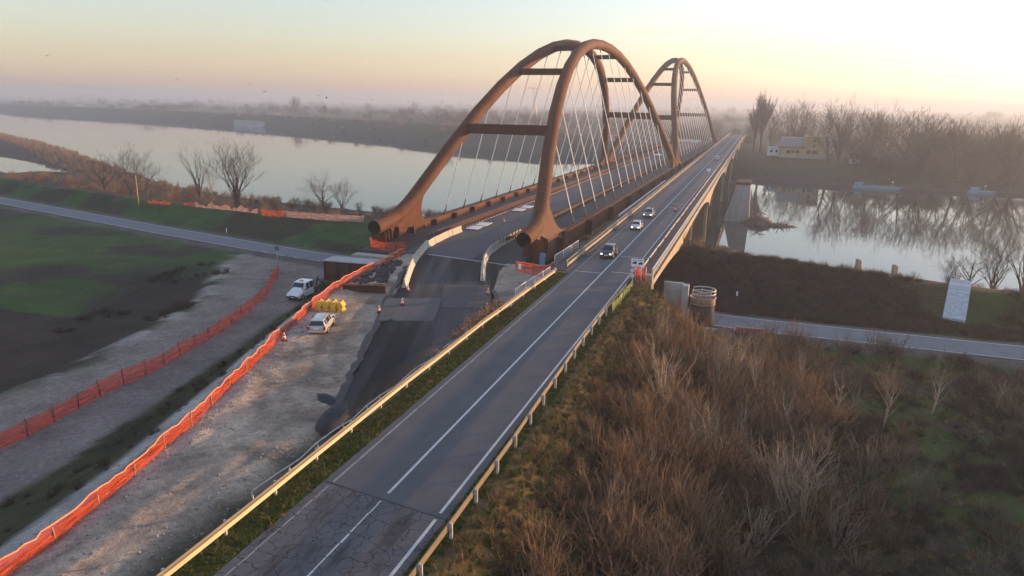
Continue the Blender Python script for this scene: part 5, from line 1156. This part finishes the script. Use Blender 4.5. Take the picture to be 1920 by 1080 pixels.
# pier with driftwood
e = empty('river_pier', (13, 237, -15.5), 0, label='broad pale concrete pier standing in the river beside the road bridge', cat='pier')
b = MB(); b.add([(-4.4,-2.5,0),(3.7,-2.5,0),(3.7,9,0),(-4.4,9,0),(-.9,-2.0,12.7),(3.1,-2.0,12.7),(3.1,8.5,12.7),(-.9,8.5,12.7)], [(0,1,5,4),(1,2,6,5),(2,3,7,6),(3,0,4,7),(4,5,6,7),(3,2,1,0)]); b.build('shaft', M_CONC_GREY, e)
b = MB(); b.box((1.1,3.2,13.1), (4.4,11,.8)); b.build('cap', M_CORTEN2, e)
def drift(name, x, y, z, n, L, sx, sy, sz, label, seed):
    e = empty(name, (x, y, z), 0, label=label, cat='driftwood'); q = random.Random(seed)
    b = MB(); b.lathe([(1.0,-.2),(.8,.15),(.4,.4),(.05,.5)], 14); o = b.build('silt_mound', simple('silt', (.09,.075,.06), .95)); o.parent = e; o.scale = (sx*1.15, sy*1.15, sz*1.4)
    for i in range(n):
        a = q.uniform(0, 6.28); t = q.random()**.6; p = Vector((math.cos(a)*sx*t, math.sin(a)*sy*t, sz*(1-t)*q.uniform(.2, 1.1)+.1)); d = Vector((q.gauss(0,1), q.gauss(0,1), q.gauss(.15,.35))).normalized(); l = L*q.uniform(.3, 1)
        b = MB(); b.tube([p-d*l/2, p+Vector((q.gauss(0,.1), q.gauss(0,.1), .05)), p+d*l/2], [.09+.08*q.random(), .10, .04], 5); b.build('branch', M_DRIFT, e)
drift('driftwood_pile', 19.5, 233, -14.5, 110, 5, 4.2, 4.5, 3.6, 'high pile of driftwood trunks caught on the broad river pier', 3)
drift('driftwood_raft', 25.5, 231.5, -14.5, 50, 5, 5.0, 2.2, .9, 'low tongue of driftwood trailing from the pile into the river', 4)
drift('driftwood_heap', 11.5, 180.5, -14.2, 80, 4, 3.6, 2.6, 2.0, 'driftwood heap at the foot of the slender bridge columns', 5)
# ------------------------------------------------------------------ houses
def house(x, y, z, rz, w_, d_, h, roofh, wallm, roofm, label, nwin=3, name='house', group=None, floors=1, flat_roof=False):
    e = empty(name, (x, y, z), rz, label=label, cat='house', group=group)
    b = MB(); b.box((0,0,h/2-.5), (w_,d_,h+1)); wl = b.build('wall', wallm, e)
    if flat_roof: b = MB(); b.box((0,0,h+.12), (w_+.5,d_+.5,.25)); b.build('roof', roofm, e)
    else:
        b = MB(); b.prism([(-d_/2-.4,h),(d_/2+.4,h),(0,h+roofh)], -w_/2-.4, w_/2+.4, 'x'); rf = b.build('roof', roofm, e)
        b = MB(); b.box((w_*.25,d_*.1,h+roofh*.9), (.6,.6,1.3)); b.build('chimney', wallm, rf)
    for f in range(floors):
        for i in range(nwin):
            xx = (i+.5)/nwin*w_-w_/2; hw = min(1.2, w_/nwin*.55); b = MB(); b.box((xx,-d_/2-.02,h/floors*(f+.55)), (hw,.08,1.3)); wn = b.build('window', M_GLASS, e); b = MB(); b.box((xx,-d_/2-.06,h/floors*(f+.55)-.72), (hw+.2,.16,.1)); b.build('sill', M_CONC, wn)
    return e
M_YWALL = simple('yellow_plaster', (.40,.31,.15), .9); M_ROOFT = simple('red_roof_tiles', (.24,.10,.07), .9); M_ROOFG = simple('grey_roof', (.32,.36,.38), .8); M_PINKW = simple('pink_plaster', (.55,.40,.34), .9); M_WHITEW = simple('white_plaster', (.62,.60,.58), .9); M_BRICK = simple('brick_wall', (.42,.24,.17), .9)
HZ = -5.6
e = empty('yellow_house', (40.5, 446, HZ), R(6), label='yellow house with red canopy roof and glazed lower rooms across the river', cat='house')
b = MB(); b.box((6.5,1,4.8), (10,8,11.2)); b.build('wall', M_YWALL, e); b = MB(); b.box((-4.5,-.5,1.8), (14,6,4.6)); b.build('lower_wall', M_YWALL, e)
b = MB(); b.prism([(-3.6,4.1),(3.4,5.0),(3.4,4.8),(-3.6,3.9)], -12, 2.2, 'x'); o = b.build('canopy_roof', M_ROOFT, e)
b = MB(); b.prism([(-3.6,10.4),(5.6,10.4),(1,11.8)], 1.2, 11.8, 'x'); b.build('roof', M_YWALL, e)
b = MB(); b.box((-4.5,4.5,4.6), (11.5,6,10.4)); b.build('rear_wing', M_ROOFG, e)
for i in range(3): b = MB(); b.box((-7.4+i*2.5,-3.52,1.9), (1.8,.1,1.7)); b.build('window', M_GLASS, e)
for i in range(2): b = MB(); b.box((2.9+i*3.9,-3.04,1.9), (2.9,.12,2.1)); b.build('window', M_GLASS, e)
for zz in (5.4, 8.4): b = MB(); b.box((6.3,-3.04,zz), (1.1,.12,1.4)); b.build('window', M_GLASS, e)
b = MB(); b.box((0,-1.5,-.7), (24,9,1.6)); b.build('terrace', M_CONC, e)
house(25.5, 448, HZ, R(6), 6, 5, 3.2, 1, M_WHITEW, M_ROOFG, 'low white annexe left of the yellow house', 2)
house(-697, 955, -7, R(35), 14, 9, 8.5, 3, M_PINKW, M_ROOFT, 'small pink-lit house on the plain beyond the far levee', 2, floors=2)
house(-1365, 1400, -7, R(40), 16, 10, 7, 3, M_PINKW, M_ROOFT, 'tiny pale house far across the river below the power lines', 3)
house(-1737, 1500, -7, R(45), 18, 10, 6, 3, M_WHITEW, M_ROOFT, 'tiny white farmhouse at the far left of the plain', 3)
house(-1700, 1650, -7, R(45), 22, 12, 6, 3, M_WHITEW, M_ROOFG, 'tiny white barn behind the white farmhouse far left', 2)
house(-2300, 1900, -7, R(45), 26, 12, 9, 4, M_WHITEW, M_ROOFT, 'faint white house at the left picture edge on the plain', 3)
house(-262, 640, -6, R(20), 22, 9, 5.5, 2.5, M_BRICK, M_ROOFT, 'long brick house seen just left of the first arch', 5)
house(-640, 1400, -7, R(20), 40, 16, 7, 2, M_WHITEW, M_ROOFG, 'long pale shed far off on the misty plain', 5)
house(-90, 560, -7, R(20), 16, 9, 6, 2.5, M_PINKW, M_ROOFT, 'pinkish house glimpsed between the hangers of the first arch', 3)
e = empty('quay', (-620, 793, -14.5), R(-25.7), label='long pale concrete quay wall on the far bank across the river', cat='quay'); b = MB(); b.box((0,0,3.2), (72,8,7)); b.build('wall', M_CONC_GREY, e); b = MB(); b.box((0,-.5,6.9), (73,9.4,.5)); b.build('coping', M_CONC, e)
# ------------------------------------------------------------------ boats, caravan
M_BLUEB = simple('blue_boat_paint', (.16,.30,.38), .6)
for x, y, L, lab in ((69.5,359.5,19,'long pale blue pontoon moored below the trees on the far bank'),(111,360.5,9,'short blue boat moored farther along the far bank')):
    e = empty('pontoon', (x, y, -14.7), R(1), label=lab, cat='boat'); b = MB(); b.add([(-L/2,-1.6,0),(L/2-1.5,-1.6,0),(L/2,0,0),(L/2-1.5,1.6,0),(-L/2,1.6,0),(-L/2,-1.9,1.4),(L/2-1.0,-1.9,1.4),(L/2+1.2,0,1.6),(L/2-1,1.9,1.4),(-L/2,1.9,1.4)], [(4,3,2,1,0),(5,6,7,8,9),(0,1,6,5),(1,2,7,6),(2,3,8,7),(3,4,9,8),(4,0,5,9)]); b.build('hull', M_BLUEB, e)
    b = MB(); b.box((-L/2+2.2,0,2.1), (3.2,2.6,1.6)); b.build('cabin', M_BLUEB, e); b = MB(); b.bar((-L/2+5,-1.7,2.2), (L/2-2,-1.7,2.2), .08, .08); b.build('rail', M_GALV2, e)
    b = MB(); b.tube([(L/2-3,.3,1.4),(L/2-3,.3,3.6)], .06, 5); b.build('mast', M_GALV2, e); b = MB(); b.box((L/2-3,.3,3.6), (.5,.5,.7)); b.build('lamp', M_SIGNW, e)
e = empty('caravan', (66, 419, H(66, 419)), R(10), label='small white caravan parked on the far bank above the pontoon', cat='caravan'); b = MB(); b.box((0,0,1.5), (5,2.2,2.2)); b.build('body', M_WHITE, e, bevel=.2); b = MB(); b.box((-.6,-1.12,1.8), (1.8,.05,.8)); b.build('window', M_GLASS, e)
for xx in (-.8,.8): b = MB(); b.tube([(xx,-1.1,.35),(xx,-.85,.35)], .35, 12); b.build('wheel', M_RUBBER, e)
# ------------------------------------------------------------------ pylon, wires, birds
def pylon(x, y, z, h, label):
    e = empty('pylon', (x, y, z), R(25), label=label, cat='pylon'); b = MB(); w0, w1 = 4.2, .9
    def leg(sx, sy): b.bar((sx*w0,sy*w0,0), (sx*w1,sy*w1,h*.62), .35, .35); b.bar((sx*w1,sy*w1,h*.62), (sx*w1*2.4,sy*w1,h*.86), .3, .3)
    for sx in (-1,1):
        for sy in (-1,1): leg(sx, sy)
    b.build('leg_frame', M_GALV2, e); b = MB(); n = 8
    for i in range(n):
        t0, t1 = i/n, (i+1)/n; a, c_ = lerp(w0, w1, t0), lerp(w0, w1, t1); z0_, z1_ = h*.62*t0, h*.62*t1
        for sy in (-1,1): b.bar((-a,sy*a,z0_), (c_,sy*c_,z1_), .18, .18); b.bar((a,sy*a,z0_), (-c_,sy*c_,z1_), .18, .18)
    b.build('bracing', M_GALV2, e)['kind'] = 'stuff'
    b = MB(); b.bar((-9,0,h*.86), (9,0,h*.86), .4, .5); b.build('cross_arm', M_GALV2, e); b = MB(); b.bar((-9,0,h*.86), (0,0,h*.97), .2, .2); b.bar((9,0,h*.86), (0,0,h*.97), .2, .2); b.build('arm_stay', M_GALV2, e)
pylon(-261, 900, -7, 54, 'lattice power pylon seen faintly through the first arch')
pylon(-1629, 2000, -7, 37, 'faint small pylon far off where the thin power lines end')
wires = [((-672,500,38),'uppermost of the three thin power lines at the left edge'),((-672,500,34),'middle of the three thin power lines at the left edge'),((-672,500,30),'lowest of the three thin power lines at the left edge')]
for i, (a, lab) in enumerate(wires):
    b = MB(); A_, C_ = Vector(a)-Vector((150,-0,-16)), Vector((-1629+7*(i-1), 2000+2*(i-1), 24.9)); pts = [A_.lerp(C_, t)-Vector((0,0,10*math.sin(math.pi*t))) for t in np.linspace(0,1,24)]; b.tube([p-A_ for p in pts], .07, 4); o = b.build('power_line', M_DARKMETAL); o.location = A_; tag(o, lab, 'cable', 'power lines across the river')
def bird(x, y, z, s, label, i):
    e = empty('bird', (x, y, z), rnd.uniform(0, 6), label=label, cat='bird', group='birds flying over the river'); b = MB()
    f = rnd.uniform(-.3, .6); v = [(0,.28,0),(.06,.05,.03),(0,-.22,.01),(-.06,.05,.03),(0,.05,-.05),(0,-.34,0.02)]
    b.add(v, [(0,1,3),(0,4,1),(0,3,4),(1,5,3),(1,4,5),(3,5,4)]); o = b.build('body', M_BLACKPL, e); b = MB()
    for q in (-1, 1):
        b = MB(); b.add([(q*.04,.12,.03),(q*.30,.10,.03+f*.25),(q*.55,-.04,.02+f*.42),(q*.28,-.08,.02+f*.22),(q*.04,-.08,.02)], [(0,1,3,4),(1,2,3)]); b.build('wing', M_BLACKPL, e)
    e.scale = (s, s, s)
for i, (x, y, z, lab) in enumerate([(-130.4,120,29.3,'dark bird highest and farthest left in the sky'),(-103.8,120,27,'dark bird second from the left in the sky'),(-86.4,110,24.3,'dark bird third from the left, above the plain'),(-78.2,120,23.6,'dark bird fourth from the left over the hazy trees'),(-90.1,140,22.5,'small bird just right of and below the fourth one'),(-82.4,150,21.9,'small bird near the skyline right of the tall hazy tree'),(-86.9,160,21.4,'small bird close below its neighbour at the skyline'),(-79.7,170,21.2,'tiny bird near the skyline in the middle of the plain'),(-74.1,180,20.9,'tiny bird at the skyline left of the arch'),(-64,180,21,'tiny bird at the skyline nearest the arch')]):
    bird(x, y, z, 1.4, lab, i)
# ------------------------------------------------------------------ air
k = N('haze_air'); k.t.nodes.remove(k.b); pv = k.n('VolumePrincipled'); pv.inputs['Color'].default_value = (.57,.66,.78,1); pv.inputs['Density'].default_value = .00048; pv.inputs['Anisotropy'].default_value = .33
k.l(pv.outputs[0], k.out.inputs['Volume'])
b = MB(); b.box((-700, 4300, 19), (15000, 9000, 82)); hz = b.build('haze', k.m)
tag(hz, kind='stuff')
